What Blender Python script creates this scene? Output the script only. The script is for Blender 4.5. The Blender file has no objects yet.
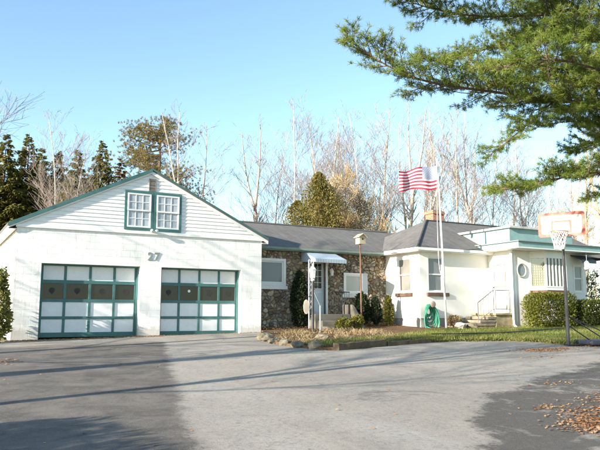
import bpy, bmesh, math, random
import numpy as np
from mathutils import Vector, Matrix, noise as mnoise

scene = bpy.context.scene
COL = scene.collection
R = math.radians
V = Vector

# ------------------------------------------------------------------ helpers
class MB:
    """collects faces, builds one mesh object"""
    def __init__(s):
        s.v = []; s.f = []; s.m = []; s.T = None
    def add(s, vs, fs, mi=0):
        o = len(s.v)
        if s.T is not None:
            vs = [s.T @ V(p) for p in vs]
        s.v.extend([tuple(p) for p in vs])
        for f in fs:
            s.f.append(tuple(i + o for i in f)); s.m.append(mi)
    def box(s, x0, x1, y0, y1, z0, z1, mi=0):
        vs = [(x0,y0,z0),(x1,y0,z0),(x1,y1,z0),(x0,y1,z0),(x0,y0,z1),(x1,y0,z1),(x1,y1,z1),(x0,y1,z1)]
        s.add(vs, [(0,3,2,1),(4,5,6,7),(0,1,5,4),(1,2,6,5),(2,3,7,6),(3,0,4,7)], mi)
    def poly(s, pts, mi=0):
        s.add(pts, [tuple(range(len(pts)))], mi)
    def prism(s, pts, off, mi=0):
        """polygon pts extruded by vector off"""
        n = len(pts); off = V(off)
        a = [V(p) for p in pts]; b = [p + off for p in a]
        fs = [tuple(range(n)), tuple(range(2*n-1, n-1, -1))]
        for i in range(n):
            j = (i+1) % n
            fs.append((i, n+i, n+j, j))
        s.add(a + b, fs, mi)
    def tube(s, pts, radii, n=6, mi=0, caps=True, closed=False):
        pts = [V(p) for p in pts]; k = len(pts)
        if not hasattr(radii, '__len__'): radii = [radii]*k
        vs = []; prev = None
        for i in range(k):
            if closed: t = pts[(i+1) % k] - pts[i-1]
            else: t = pts[min(i+1, k-1)] - pts[max(i-1, 0)]
            if t.length < 1e-9: t = V((0,0,1))
            t.normalize()
            if prev is None:
                a = V((0,0,1)) if abs(t.z) < .9 else V((1,0,0))
                u = t.cross(a).normalized()
            else:
                u = (prev - t*prev.dot(t))
                u = u.normalized() if u.length > 1e-6 else t.orthogonal().normalized()
            prev = u; w = t.cross(u)
            for j in range(n):
                a = 2*math.pi*j/n
                vs.append(pts[i] + (u*math.cos(a) + w*math.sin(a))*radii[i])
        fs = []
        for i in range(k if closed else k-1):
            b = (i+1) % k
            for j in range(n):
                q = (j+1) % n
                fs.append((i*n+j, i*n+q, b*n+q, b*n+j))
        if caps and not closed:
            fs.append(tuple(range(n-1, -1, -1))); fs.append(tuple(range((k-1)*n, k*n)))
        s.add(vs, fs, mi)
    def lathe(s, c, prof, n=20, mi=0, axis='z'):
        """prof: list of (r, h)"""
        c = V(c); vs = []; k = len(prof)
        for r, h in prof:
            for j in range(n):
                a = 2*math.pi*j/n
                if axis == 'z': vs.append(c + V((r*math.cos(a), r*math.sin(a), h)))
                elif axis == 'y': vs.append(c + V((r*math.cos(a), h, r*math.sin(a))))
                else: vs.append(c + V((h, r*math.cos(a), r*math.sin(a))))
        fs = []
        for i in range(k-1):
            for j in range(n):
                q = (j+1) % n
                fs.append((i*n+j, i*n+q, (i+1)*n+q, (i+1)*n+j))
        fs.append(tuple(range(n))); fs.append(tuple(range((k-1)*n, k*n)))
        s.add(vs, fs, mi)
    def build(s, name, mats, parent=None, smooth=False, uv=False, bevel=0, recalc=True, loc=None):
        if not isinstance(mats, (list, tuple)): mats = [mats]
        me = bpy.data.meshes.new(name)
        vs = s.v
        if loc is not None:
            l = V(loc); vs = [tuple(V(p) - l) for p in vs]
        me.from_pydata(vs, [], s.f)
        for m in mats: me.materials.append(m)
        if len(mats) > 1: me.polygons.foreach_set('material_index', s.m)
        if recalc:
            bm = bmesh.new(); bm.from_mesh(me); bmesh.ops.recalc_face_normals(bm, faces=bm.faces); bm.to_mesh(me); bm.free()
        if smooth: me.polygons.foreach_set('use_smooth', [True]*len(me.polygons))
        me.update()
        if uv:
            lay = me.uv_layers.new(name='UVMap')
            for p in me.polygons:
                n = p.normal
                u = V((-n.y, n.x, 0)); u = u.normalized() if u.length > 1e-4 else V((1,0,0))
                w = n.cross(u)
                for li in p.loop_indices:
                    c = me.vertices[me.loops[li].vertex_index].co
                    lay.data[li].uv = (c.dot(u), c.dot(w))
        o = bpy.data.objects.new(name, me); COL.objects.link(o)
        if loc is not None: o.location = loc
        if parent is not None:
            par = parent; o.parent = par
            # parts are modelled in world coordinates: undo the root's offset
            off = V((0,0,0)); q = par
            while q is not None: off += q.location; q = q.parent
            if loc is None: o.location = -off
            else: o.location = V(loc) - off
        if bevel:
            b = o.modifiers.new('bevel', 'BEVEL'); b.width = bevel; b.segments = 2; b.limit_method = 'ANGLE'; b.angle_limit = R(40)
        return o

def thing(name, label, cat, loc=(0,0,0), group=None):
    o = bpy.data.objects.new(name, None); COL.objects.link(o)
    o.empty_display_size = .1
    o.location = loc; o['label'] = label; o['category'] = cat
    if group: o['group'] = group
    return o
def tag(o, label=None, cat=None, group=None, kind=None):
    if label: o['label'] = label
    if cat: o['category'] = cat
    if group: o['group'] = group
    if kind: o['kind'] = kind
    return o
def dup(root, loc, rotz=0, scale=1, label=None, group=None):
    r = root.copy(); COL.objects.link(r); r.location = loc; r.rotation_euler = (0,0,rotz)
    r.scale = (scale,)*3 if not hasattr(scale, '__len__') else scale
    if label: r['label'] = label
    if group: r['group'] = group
    for ch in list(root.children):
        c = ch.copy(); COL.objects.link(c); c.parent = r
        for g in list(ch.children):
            d = g.copy(); COL.objects.link(d); d.parent = c
    return r

def plane_z(x, y): return -.93 + .0183*x + .0403*y
def gz(x, y):
    p = plane_z(x, y)
    if p > .35: p = .35 + .3*(1-math.exp(-(p-.35)/.3))
    if p < -1.5: p = -1.5 - .3*(1-math.exp((p+1.5)/.3))
    return p
def inpoly(x, y, poly):
    c = False; j = len(poly)-1
    for i in range(len(poly)):
        xi, yi = poly[i][:2]; xj, yj = poly[j][:2]
        if (yi > y) != (yj > y) and x < (xj-xi)*(y-yi)/(yj-yi)+xi: c = not c
        j = i
    return c
def smoothline(pts, n):
    """Catmull-Rom through pts"""
    P = [V(p) for p in pts]; P = [P[0]*2-P[1]] + P + [P[-1]*2-P[-2]]
    out = []
    for i in range(1, len(P)-2):
        for k in range(n):
            t = k/n; a, b, c, d = P[i-1], P[i], P[i+1], P[i+2]
            out.append(.5*((2*b) + (c-a)*t + (2*a-5*b+4*c-d)*t*t + (3*b-a-3*c+d)*t**3))
    out.append(P[-2]); return out

# ------------------------------------------------------------------ materials
def newmat(name):
    m = bpy.data.materials.new(name); m.use_nodes = True
    nt = m.node_tree; nt.nodes.clear()
    out = nt.nodes.new('ShaderNodeOutputMaterial'); b = nt.nodes.new('ShaderNodeBsdfPrincipled')
    nt.links.new(b.outputs[0], out.inputs[0])
    return m, nt, b, out
def N(nt, t, **kw):
    n = nt.nodes.new(t)
    for k, v in kw.items():
        if k.startswith('i_'):
            key = k[2:].replace('_', ' ')
            n.inputs[key if key in n.inputs else int(key)].default_value = v
        else: setattr(n, k, v)
    return n
def ramp(nt, src, stops, interp='LINEAR'):
    r = N(nt, 'ShaderNodeValToRGB'); r.color_ramp.interpolation = interp
    els = r.color_ramp.elements
    while len(els) < len(stops): els.new(.5)
    for e, (p, c) in zip(els, stops):
        e.position = p; e.color = (c, c, c, 1) if not hasattr(c, '__len__') else (*c, 1)
    nt.links.new(src, r.inputs[0]); return r.outputs[0]
def mixc(nt, fac, a, b, typ='MIX'):
    m = N(nt, 'ShaderNodeMix', data_type='RGBA', blend_type=typ)
    for s, x in ((0, fac), (6, a), (7, b)):
        if hasattr(x, 'is_output'): nt.links.new(x, m.inputs[s])
        else: m.inputs[s].default_value = x if s == 0 else (*x[:3], 1)
    return m.outputs[2]
def math_(nt, op, a, b=None, c=None, clamp=False):
    m = N(nt, 'ShaderNodeMath', operation=op, use_clamp=clamp)
    for i, x in enumerate((a, b, c)):
        if x is None: continue
        if hasattr(x, 'is_output'): nt.links.new(x, m.inputs[i])
        else: m.inputs[i].default_value = x
    return m.outputs[0]
def noise(nt, scale, detail=4, rough=.55, coord=None, dist=0):
    n = N(nt, 'ShaderNodeTexNoise'); n.inputs['Scale'].default_value = scale; n.inputs['Detail'].default_value = detail
    n.inputs['Roughness'].default_value = rough; n.inputs['Distortion'].default_value = dist
    if coord is not None: nt.links.new(coord, n.inputs['Vector'])
    return n.outputs['Fac']
def ocoord(nt): return N(nt, 'ShaderNodeTexCoord').outputs['Object']
def bump(nt, b, h, strength=.5, dist=.02):
    bp = N(nt, 'ShaderNodeBump'); bp.inputs['Strength'].default_value = strength; bp.inputs['Distance'].default_value = dist
    nt.links.new(h, bp.inputs['Height']); nt.links.new(bp.outputs[0], b.inputs['Normal'])

def pm(name, col, rough=.6, var=.12, scale=3, dirt=None, dirt_amt=.4, bs=40, bstr=.15, bdist=.01, spec=.4, metal=0, tr=0):
    m, nt, b, out = newmat(name); co = ocoord(nt)
    n1 = noise(nt, scale, 5, .6, co)
    c = mixc(nt, ramp(nt, n1, [(.3, 0), (.7, 1)]), tuple(x*(1-var) for x in col), tuple(min(1, x*(1+var)) for x in col))
    if dirt:
        n2 = noise(nt, scale*2.7, 6, .7, co, .3)
        c = mixc(nt, ramp(nt, n2, [(.52, 0), (.72, dirt_amt)]), c, dirt)
    nt.links.new(c, b.inputs['Base Color'])
    b.inputs['Roughness'].default_value = rough; b.inputs['Specular IOR Level'].default_value = spec; b.inputs['Metallic'].default_value = metal
    if bstr: bump(nt, b, noise(nt, bs, 4, .6, co), bstr, bdist)
    if tr:
        t = N(nt, 'ShaderNodeBsdfTranslucent'); nt.links.new(c, t.inputs[0])
        mx = N(nt, 'ShaderNodeMixShader'); mx.inputs[0].default_value = tr
        nt.links.new(b.outputs[0], mx.inputs[1]); nt.links.new(t.outputs[0], mx.inputs[2]); nt.links.new(mx.outputs[0], out.inputs[0])
    return m

def glassmat(name, col=(.02,.025,.03), rough=.04):
    m, nt, b, out = newmat(name)
    b.inputs['Base Color'].default_value = (*col, 1); b.inputs['Roughness'].default_value = rough; b.inputs['Specular IOR Level'].default_value = .38
    bump(nt, b, noise(nt, 1.7, 2, .5, ocoord(nt)), .05, .03)
    return m
def clearglass(name):
    m, nt, b, out = newmat(name)
    b.inputs['Base Color'].default_value = (.8,.85,.85,1); b.inputs['Roughness'].default_value = .03
    t = N(nt, 'ShaderNodeBsdfTransparent'); t.inputs[0].default_value = (.85,.88,.88,1)
    g = N(nt, 'ShaderNodeBsdfGlossy'); g.inputs['Roughness'].default_value = .03
    fr = N(nt, 'ShaderNodeFresnel'); fr.inputs[0].default_value = 1.5
    mx = N(nt, 'ShaderNodeMixShader')
    nt.links.new(math_(nt, 'ADD', fr.outputs[0], .04), mx.inputs[0]); nt.links.new(t.outputs[0], mx.inputs[1]); nt.links.new(g.outputs[0], mx.inputs[2]); nt.links.new(mx.outputs[0], out.inputs[0])
    nt.nodes.remove(b); return m

def blockmat():
    """white painted concrete block"""
    m, nt, b, out = newmat('painted_block'); co = ocoord(nt)
    sx = N(nt, 'ShaderNodeSeparateXYZ'); nt.links.new(co, sx.inputs[0])
    cx = N(nt, 'ShaderNodeCombineXYZ'); nt.links.new(math_(nt, 'ADD', sx.outputs[0], sx.outputs[1]), cx.inputs[0]); nt.links.new(sx.outputs[2], cx.inputs[1])
    br = N(nt, 'ShaderNodeTexBrick'); nt.links.new(cx.outputs[0], br.inputs['Vector'])
    br.inputs['Scale'].default_value = 1; br.inputs['Brick Width'].default_value = .405; br.inputs['Row Height'].default_value = .203
    br.inputs['Mortar Size'].default_value = .008; br.inputs['Mortar Smooth'].default_value = .6
    br.inputs['Color1'].default_value = (1,1,1,1); br.inputs['Color2'].default_value = (.9,.9,.9,1); br.inputs['Mortar'].default_value = (.0,.0,.0,1)
    n1 = noise(nt, .8, 5, .65, co)
    c = mixc(nt, ramp(nt, n1, [(.3, 0), (.75, 1)]), (.80,.79,.76), (.84,.835,.81))
    # streaky wear: stretched noise
    mp = N(nt, 'ShaderNodeMapping'); mp.inputs['Scale'].default_value = (3.0, 3.0, .5); nt.links.new(co, mp.inputs[0])
    n2 = noise(nt, 2.2, 7, .75, mp.outputs[0], .5)
    c = mixc(nt, ramp(nt, n2, [(.50, 0), (.72, .75)]), c, (.58,.57,.54))
    c = mixc(nt, math_(nt, 'MULTIPLY', br.outputs['Fac'], ramp(nt, noise(nt, 1.1, 5, .7, co), [(.44, .0), (.64, .5)])), c, (.57,.56,.53))
    n3 = noise(nt, 9, 5, .7, co)
    c = mixc(nt, ramp(nt, n3, [(.62, 0), (.72, .6)]), c, (.48,.46,.42))
    # splash dirt near the ground
    z = math_(nt, 'ADD', sx.outputs[2], math_(nt, 'MULTIPLY', n3, -.5))
    c = mixc(nt, ramp(nt, z, [(0.0, .55), (.12, 0)]), c, (.40,.37,.32))
    nt.links.new(c, b.inputs['Base Color']); b.inputs['Roughness'].default_value = .75; b.inputs['Specular IOR Level'].default_value = .25
    h = math_(nt, 'ADD', br.outputs['Color'], math_(nt, 'MULTIPLY', noise(nt, 30, 5, .7, co), .7))
    bump(nt, b, h, .6, .008)
    return m
def stuccomat(name, a, bcol):
    m, nt, b, out = newmat(name); co = ocoord(nt)
    n1 = noise(nt, .9, 6, .65, co)
    c = mixc(nt, ramp(nt, n1, [(.3, 0), (.72, 1)]), a, bcol)
    n3 = noise(nt, 5, 6, .75, co, .4)
    c = mixc(nt, ramp(nt, n3, [(.6, 0), (.78, .4)]), c, tuple(x*.72 for x in a))
    nt.links.new(c, b.inputs['Base Color']); b.inputs['Roughness'].default_value = .85; b.inputs['Specular IOR Level'].default_value = .2
    bump(nt, b, math_(nt, 'ADD', noise(nt, 55, 4, .7, co), math_(nt, 'MULTIPLY', noise(nt, 6, 3, .5, co), .7)), .3, .008)
    return m
def shinglemat(name, ca, cb, cc):
    m, nt, b, out = newmat(name)
    uv = N(nt, 'ShaderNodeTexCoord').outputs['UV']; co = ocoord(nt)
    br = N(nt, 'ShaderNodeTexBrick'); nt.links.new(uv, br.inputs['Vector'])
    br.inputs['Scale'].default_value = 1; br.inputs['Brick Width'].default_value = .30; br.inputs['Row Height'].default_value = .14; br.inputs['Mortar Size'].default_value = .006
    br.inputs['Mortar Smooth'].default_value = .3; br.inputs['Bias'].default_value = 0
    br.inputs['Color1'].default_value = (*ca, 1); br.inputs['Color2'].default_value = (*cb, 1); br.inputs['Mortar'].default_value = (*(x*.4 for x in ca), 1)
    n1 = noise(nt, .7, 6, .7, co)
    c = mixc(nt, ramp(nt, n1, [(.35, 0), (.7, .7)]), br.outputs['Color'], cc)
    # run-off streaks down the slope
    mp = N(nt, 'ShaderNodeMapping'); mp.inputs['Scale'].default_value = (4, .35, 1); nt.links.new(uv, mp.inputs[0])
    c = mixc(nt, ramp(nt, noise(nt, 1.6, 5, .7, mp.outputs[0]), [(.45, 0), (.7, .5)]), c, tuple(x*1.5 for x in cc))
    c = mixc(nt, .25, c, mixc(nt, noise(nt, 90, 2, .5, co), (.02,.02,.02), (.3,.3,.3)))
    nt.links.new(c, b.inputs['Base Color']); b.inputs['Roughness'].default_value = .9; b.inputs['Specular IOR Level'].default_value = .2
    sv = N(nt, 'ShaderNodeSeparateXYZ'); nt.links.new(uv, sv.inputs[0])
    saw = math_(nt, 'SUBTRACT', 1, math_(nt, 'FRACT', math_(nt, 'DIVIDE', sv.outputs[1], .14)))
    bump(nt, b, math_(nt, 'ADD', saw, math_(nt, 'MULTIPLY', br.outputs['Fac'], -.6)), .6, .012)
    return m
def brickmat():
    m, nt, b, out = newmat('chimney_brick'); uv = N(nt, 'ShaderNodeTexCoord').outputs['UV']; co = ocoord(nt)
    br = N(nt, 'ShaderNodeTexBrick'); nt.links.new(uv, br.inputs['Vector'])
    br.inputs['Scale'].default_value = 1; br.inputs['Brick Width'].default_value = .21; br.inputs['Row Height'].default_value = .075; br.inputs['Mortar Size'].default_value = .007
    br.inputs['Color1'].default_value = (.42,.15,.075,1); br.inputs['Color2'].default_value = (.34,.11,.06,1); br.inputs['Mortar'].default_value = (.42,.36,.3,1)
    c = mixc(nt, ramp(nt, noise(nt, 4, 5, .7, co), [(.4, 0), (.75, .5)]), br.outputs['Color'], (.22,.1,.06))
    nt.links.new(c, b.inputs['Base Color']); b.inputs['Roughness'].default_value = .85
    bump(nt, b, math_(nt, 'SUBTRACT', 1, br.outputs['Fac']), .6, .01)
    return m

def smooth_mask(nt, val, w):
    """val>0 inside; soft over w"""
    return math_(nt, 'ADD', math_(nt, 'DIVIDE', val, w), .5, clamp=True)
def asphaltmat():
    m, nt, b, out = newmat('aged_asphalt'); co = ocoord(nt)
    s = N(nt, 'ShaderNodeSeparateXYZ'); nt.links.new(co, s.inputs[0]); X, Y = s.outputs[0], s.outputs[1]
    nb = noise(nt, .35, 6, .6, co); nm = noise(nt, 1.6, 7, .7, co, .4); nf = noise(nt, 14, 6, .75, co); ng = noise(nt, 130, 3, .6, co)
    c = mixc(nt, ramp(nt, nb, [(.32, 0), (.68, 1)]), (.270,.238,.198), (.350,.312,.262))
    c = mixc(nt, ramp(nt, nm, [(.45, 0), (.75, .6)]), c, (.20,.188,.17))
    # long worn tyre bands running towards the garage
    mp = N(nt, 'ShaderNodeMapping'); mp.inputs['Rotation'].default_value = (0,0,R(22)); mp.inputs['Scale'].default_value = (1.1,.12,1); nt.links.new(co, mp.inputs[0])
    c = mixc(nt, ramp(nt, noise(nt, 1.1, 5, .65, mp.outputs[0]), [(.48, 0), (.68, .5)]), c, (.36,.34,.305))
    # newer dark patch on the left, ragged edge
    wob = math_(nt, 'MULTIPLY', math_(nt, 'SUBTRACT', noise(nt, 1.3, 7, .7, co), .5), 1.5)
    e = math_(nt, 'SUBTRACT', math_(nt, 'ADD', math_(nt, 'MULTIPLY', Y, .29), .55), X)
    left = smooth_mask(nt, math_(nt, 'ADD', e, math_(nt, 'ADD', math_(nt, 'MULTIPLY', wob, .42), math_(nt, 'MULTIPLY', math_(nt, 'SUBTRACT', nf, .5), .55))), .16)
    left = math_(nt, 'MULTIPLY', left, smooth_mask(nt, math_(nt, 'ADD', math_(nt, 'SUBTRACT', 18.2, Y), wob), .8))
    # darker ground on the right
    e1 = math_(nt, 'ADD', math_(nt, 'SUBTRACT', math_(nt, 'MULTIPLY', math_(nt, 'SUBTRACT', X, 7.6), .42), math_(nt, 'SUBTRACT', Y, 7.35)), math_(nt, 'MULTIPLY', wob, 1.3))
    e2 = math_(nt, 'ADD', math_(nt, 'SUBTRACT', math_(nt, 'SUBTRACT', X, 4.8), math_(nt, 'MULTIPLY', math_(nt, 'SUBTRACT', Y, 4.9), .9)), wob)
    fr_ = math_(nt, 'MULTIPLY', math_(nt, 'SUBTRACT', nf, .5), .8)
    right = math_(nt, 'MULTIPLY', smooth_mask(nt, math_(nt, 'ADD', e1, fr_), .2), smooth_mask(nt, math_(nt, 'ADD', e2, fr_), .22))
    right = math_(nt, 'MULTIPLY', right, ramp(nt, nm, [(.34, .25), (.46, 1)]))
    # scattered damp spots
    sp = ramp(nt, noise(nt, .55, 7, .75, co, .8), [(.60, 0), (.66, .75)])
    c = mixc(nt, sp, c, (.12,.11,.098))
    c = mixc(nt, ramp(nt, noise(nt, 3.2, 8, .8, co, .6), [(.60, 0), (.70, .55)]), c, (.115,.105,.093))
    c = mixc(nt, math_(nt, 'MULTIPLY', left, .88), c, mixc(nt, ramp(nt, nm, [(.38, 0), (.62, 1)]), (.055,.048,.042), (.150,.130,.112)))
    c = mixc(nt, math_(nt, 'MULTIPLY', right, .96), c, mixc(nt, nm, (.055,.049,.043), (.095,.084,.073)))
    # fine aggregate
    c = mixc(nt, ramp(nt, nf, [(.35, .45), (.5, 0)]), c, (.12,.115,.105))
    c = mixc(nt, ramp(nt, ng, [(.58, 0), (.70, .6)]), c, (.36,.335,.295))
    c = mixc(nt, ramp(nt, noise(nt, 42, 4, .75, co), [(.63, 0), (.70, .55)]), c, (.33,.305,.265))
    c = mixc(nt, ramp(nt, noise(nt, 27, 5, .75, co, .5), [(.30, .55), (.38, 0)]), c, (.045,.042,.038))
    c = mixc(nt, ramp(nt, ng, [(.28, .6), (.40, 0)]), c, (.07,.066,.062))
    # cracks
    vo = N(nt, 'ShaderNodeTexVoronoi', feature='DISTANCE_TO_EDGE'); vo.inputs['Scale'].default_value = .42
    dv = N(nt, 'ShaderNodeVectorMath', operation='ADD'); nz = N(nt, 'ShaderNodeTexNoise'); nz.inputs['Scale'].default_value = 1.5; nz.inputs['Detail'].default_value = 6
    nt.links.new(co, nz.inputs['Vector']); nt.links.new(co, dv.inputs[0])
    sc_ = N(nt, 'ShaderNodeVectorMath', operation='SCALE'); sc_.inputs['Scale'].default_value = 1.2; nt.links.new(nz.outputs['Color'], sc_.inputs[0]); nt.links.new(sc_.outputs[0], dv.inputs[1]); nt.links.new(dv.outputs[0], vo.inputs['Vector'])
    crack = math_(nt, 'MULTIPLY', ramp(nt, vo.outputs['Distance'], [(.0, 1), (.009, 0)]), ramp(nt, nb, [(.50, 0), (.62, .38)]))
    c = mixc(nt, crack, c, (.06,.055,.05))
    nt.links.new(c, b.inputs['Base Color']); b.inputs['Roughness'].default_value = .88; b.inputs['Specular IOR Level'].default_value = .25
    h = math_(nt, 'ADD', math_(nt, 'MULTIPLY', ng, .5), math_(nt, 'ADD', nf, math_(nt, 'MULTIPLY', nm, 2)))
    bump(nt, b, h, .55, .012)
    return m
def groundmat(name, cols, scale=2.0):
    m, nt, b, out = newmat(name); co = ocoord(nt)
    n1 = noise(nt, scale, 7, .7, co, .3); n2 = noise(nt, scale*11, 5, .7, co)
    c = ramp(nt, n1, [(.3, cols[0]), (.5, cols[1]), (.68, cols[2])])
    c = mixc(nt, ramp(nt, n2, [(.4, .5), (.6, 0)]), c, tuple(x*.55 for x in cols[1]))
    nt.links.new(c, b.inputs['Base Color']); b.inputs['Roughness'].default_value = .95; b.inputs['Specular IOR Level'].default_value = .1
    bump(nt, b, math_(nt, 'ADD', n1, n2), .9, .04)
    return m
def stonemat():
    m, nt, b, out = newmat('fieldstone'); co = ocoord(nt)
    at = N(nt, 'ShaderNodeAttribute', attribute_name='stone'); 
    n = noise(nt, 12, 6, .7, co)
    c = mixc(nt, ramp(nt, n, [(.35, .5), (.6, 0)]), at.outputs['Color'], (.11,.085,.06))
    nt.links.new(c, b.inputs['Base Color']); b.inputs['Roughness'].default_value = .85; b.inputs['Specular IOR Level'].default_value = .25
    bump(nt, b, n, .5, .015); return m
def foliagemat(name, cols, tr=.3, scale=1.2, rough=.55):
    m, nt, b, out = newmat(name)
    co = ocoord(nt); n = noise(nt, scale, 4, .6, co); n2 = noise(nt, scale*9, 2, .5, co)
    f = math_(nt, 'ADD', math_(nt, 'MULTIPLY', n, .6), math_(nt, 'MULTIPLY', n2, .4))
    c = ramp(nt, f, [(.36, cols[0]), (.5, cols[1]), (.64, cols[2])])
    nt.links.new(c, b.inputs['Base Color']); b.inputs['Roughness'].default_value = rough; b.inputs['Specular IOR Level'].default_value = .3
    t = N(nt, 'ShaderNodeBsdfTranslucent'); nt.links.new(c, t.inputs[0])
    mx = N(nt, 'ShaderNodeMixShader'); mx.inputs[0].default_value = tr
    nt.links.new(b.outputs[0], mx.inputs[1]); nt.links.new(t.outputs[0], mx.inputs[2]); nt.links.new(mx.outputs[0], out.inputs[0])
    return m
def flagmat():
    m, nt, b, out = newmat('flag_cloth'); uv = N(nt, 'ShaderNodeTexCoord').outputs['UV']
    s = N(nt, 'ShaderNodeSeparateXYZ'); nt.links.new(uv, s.inputs[0]); U_, V_ = s.outputs[0], s.outputs[1]
    st = math_(nt, 'MODULO', math_(nt, 'FLOOR', math_(nt, 'MULTIPLY', V_, 13)), 2)   # 0 red (odd count from the bottom)
    c = mixc(nt, st, (.50,.035,.07), (.78,.76,.75))
    can = math_(nt, 'MULTIPLY', math_(nt, 'LESS_THAN', U_, .4), math_(nt, 'GREATER_THAN', V_, 6/13))
    c = mixc(nt, can, c, (.36,.40,.52))  # faded canton, paled further with sun glare put into its colour
    nt.links.new(c, b.inputs['Base Color']); b.inputs['Roughness'].default_value = .8
    t = N(nt, 'ShaderNodeBsdfTranslucent'); nt.links.new(c, t.inputs[0])
    mx = N(nt, 'ShaderNodeMixShader'); mx.inputs[0].default_value = .4
    nt.links.new(b.outputs[0], mx.inputs[1]); nt.links.new(t.outputs[0], mx.inputs[2]); nt.links.new(mx.outputs[0], out.inputs[0])
    return m

BLOCK = blockmat()
STUCCO = stuccomat('white_stucco', (.80,.78,.73), (.84,.825,.78))
FOUND = stuccomat('painted_foundation', (.30,.30,.29), (.42,.41,.38))
SIDING = pm('white_siding', (.80,.80,.78), .5, .03, 1.2, (.62,.61,.57), .25, 30, .05)
WHITE = pm('white_trim', (.80,.80,.77), .5, .04, 2, (.6,.58,.53), .3, 40, .06)
TEAL = pm('teal_trim', (.055,.145,.140), .5, .14, 3, (.14,.22,.2), .3, 40, .08)
TEALD = pm('teal_fascia', (.16,.33,.30), .5, .12, 2, (.26,.38,.34), .4, 40, .08)
PALE_TEAL = pm('pale_teal_fascia', (.21,.345,.325), .5, .12, 2, (.33,.42,.39), .4, 40, .08)
PANEL = pm('door_panel_white', (.74,.75,.75), .5, .05, 2, (.55,.55,.52), .3, 30, .06)
ROOFEDGE = pm('roof_cap', (.50,.49,.46), .7, .2, 2, (.25,.24,.22), .5)
SHING = shinglemat('dark_shingle', (.088,.081,.074), (.135,.124,.112), (.165,.152,.136))
BRICK = brickmat()
ASPH = asphaltmat()
STONE = stonemat()
GLASS = glassmat('dark_glass', (.018,.02,.022))
GLASSB = glassmat('curtained_glass', (.42,.43,.42), .12)
GLASSG = glassmat('sheer_curtain_glass', (.20,.22,.24), .08)
GLASSW = glassmat('pale_curtain_glass', (.40,.44,.48), .1)
GLASSC = glassmat('drawn_curtain_glass', (.22,.21,.185), .1)
GLASSD = glassmat('flowered_curtain_glass', (.42,.41,.38), .1)
STEPIRON = pm('grey_iron', (.16,.16,.16), .5, .15, 6)
CLEAR = clearglass('clear_glass')
SILL = pm('brown_sill', (.13,.075,.055), .8, .25, 8, None, 0, 60, .4)
DARKIN = pm('room_dark', (.03,.03,.03), .9)
BLIND = pm('blind_cream', (.40,.34,.25), .7, .1, 6)
BLINDB = pm('brown_lattice', (.22,.15,.09), .7, .2, 6)
BLACKM = pm('black_iron', (.018,.018,.019), .45, .2, 9, (.10,.05,.03), .3, 60, .1)
WIRON = pm('white_iron', (.72,.72,.70), .45, .08, 5, (.35,.25,.18), .3)
METALG = pm('grey_post', (.045,.045,.05), .4, .15, 3, (.16,.11,.08), .4, 60, .1, .5, .3)
AWN = pm('awning_metal', (.33,.40,.46), .45, .06, 2, (.4,.42,.42), .3)
AWNB = pm('awning_blue', (.05,.07,.10), .5, .1, 2)
CONC = pm('old_concrete', (.17,.15,.12), .9, .2, 3, (.14,.14,.08), .6, 50, .4, .02)
MOSSY = pm('mossy_masonry', (.33,.28,.17), .9, .3, 5, (.20,.20,.06), .8, 40, .6, .02)
STEPST = pm('step_stone', (.26,.22,.16), .9, .3, 6, (.17,.17,.06), .6, 30, .7, .03)
ROCK = pm('grey_rock', (.17,.145,.105), .95, .35, 4, (.09,.10,.04), .7, 20, .7, .03)
TIMBER = pm('old_timber', (.10,.07,.042), .9, .3, 5, (.12,.13,.05), .8, 35, .7, .03)
BARK = pm('pale_bark', (.34,.295,.24), .9, .22, 2.5, (.17,.14,.11), .7, 14, .6, .03)
BARKB = pm('birch_bark', (.50,.45,.38), .85, .15, 3, (.2,.16,.12), .6, 14, .4, .02)
BARKD = pm('pine_bark', (.16,.11,.075), .95, .3, 4, (.07,.05,.04), .8, 14, .9, .05)
BARKT = pm('tan_bark', (.40,.26,.15), .9, .25, 4, (.18,.11,.07), .7, 14, .8, .04)
TWIG = pm('twig_bark', (.26,.21,.18), .9, .2, 3, None, 0, 10, 0)
TWIGT = pm('tan_twig', (.42,.30,.15), .9, .2, 2, None, 0, 10, 0)
F_PINE = foliagemat('pine_needles', [(.085,.145,.02), (.175,.235,.036), (.30,.325,.075)], .45, 1.4)
F_PINE2 = foliagemat('far_pine_needles', [(.085,.105,.028), (.18,.145,.042), (.32,.20,.08)], .25, .6)  # rusty tones carry the orange of low sun, put into the needle colour
F_SPR = foliagemat('spruce_needles', [(.11,.13,.035), (.20,.195,.055), (.31,.245,.09)], .42, .8)
F_SPRB = foliagemat('brown_spruce_needles', [(.09,.075,.028), (.15,.10,.04), (.22,.13,.055)], .2, .8)
F_ARB = foliagemat('cedar_foliage', [(.09,.09,.02), (.16,.135,.03), (.235,.175,.05)], .25, 1.0)
F_ARB2 = foliagemat('brown_cedar_foliage', [(.11,.085,.025), (.20,.14,.05), (.29,.20,.085)], .25, 1.0)
F_TAN = foliagemat('dry_oak_leaves', [(.20,.16,.10), (.28,.225,.14), (.36,.30,.195)], .3, 1.0)
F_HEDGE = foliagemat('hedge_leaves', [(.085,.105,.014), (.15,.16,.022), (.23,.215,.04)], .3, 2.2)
F_HEDGE2 = foliagemat('shade_toned_hedge_leaves', [(.045,.065,.012), (.08,.10,.018), (.13,.14,.03)], .25, 2.2)  # darker copy of the hedge leaves, shade put into the colour
F_DARK = foliagemat('dark_evergreen', [(.012,.022,.009), (.022,.036,.013), (.04,.055,.02)], .2, 2.5)
F_YEL = foliagemat('young_cedar', [(.10,.115,.018), (.18,.17,.03), (.26,.22,.05)], .3, 4)
F_BLUE = foliagemat('blue_spruce', [(.010,.018,.026), (.02,.032,.042), (.045,.062,.075)], .15, 4)
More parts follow.
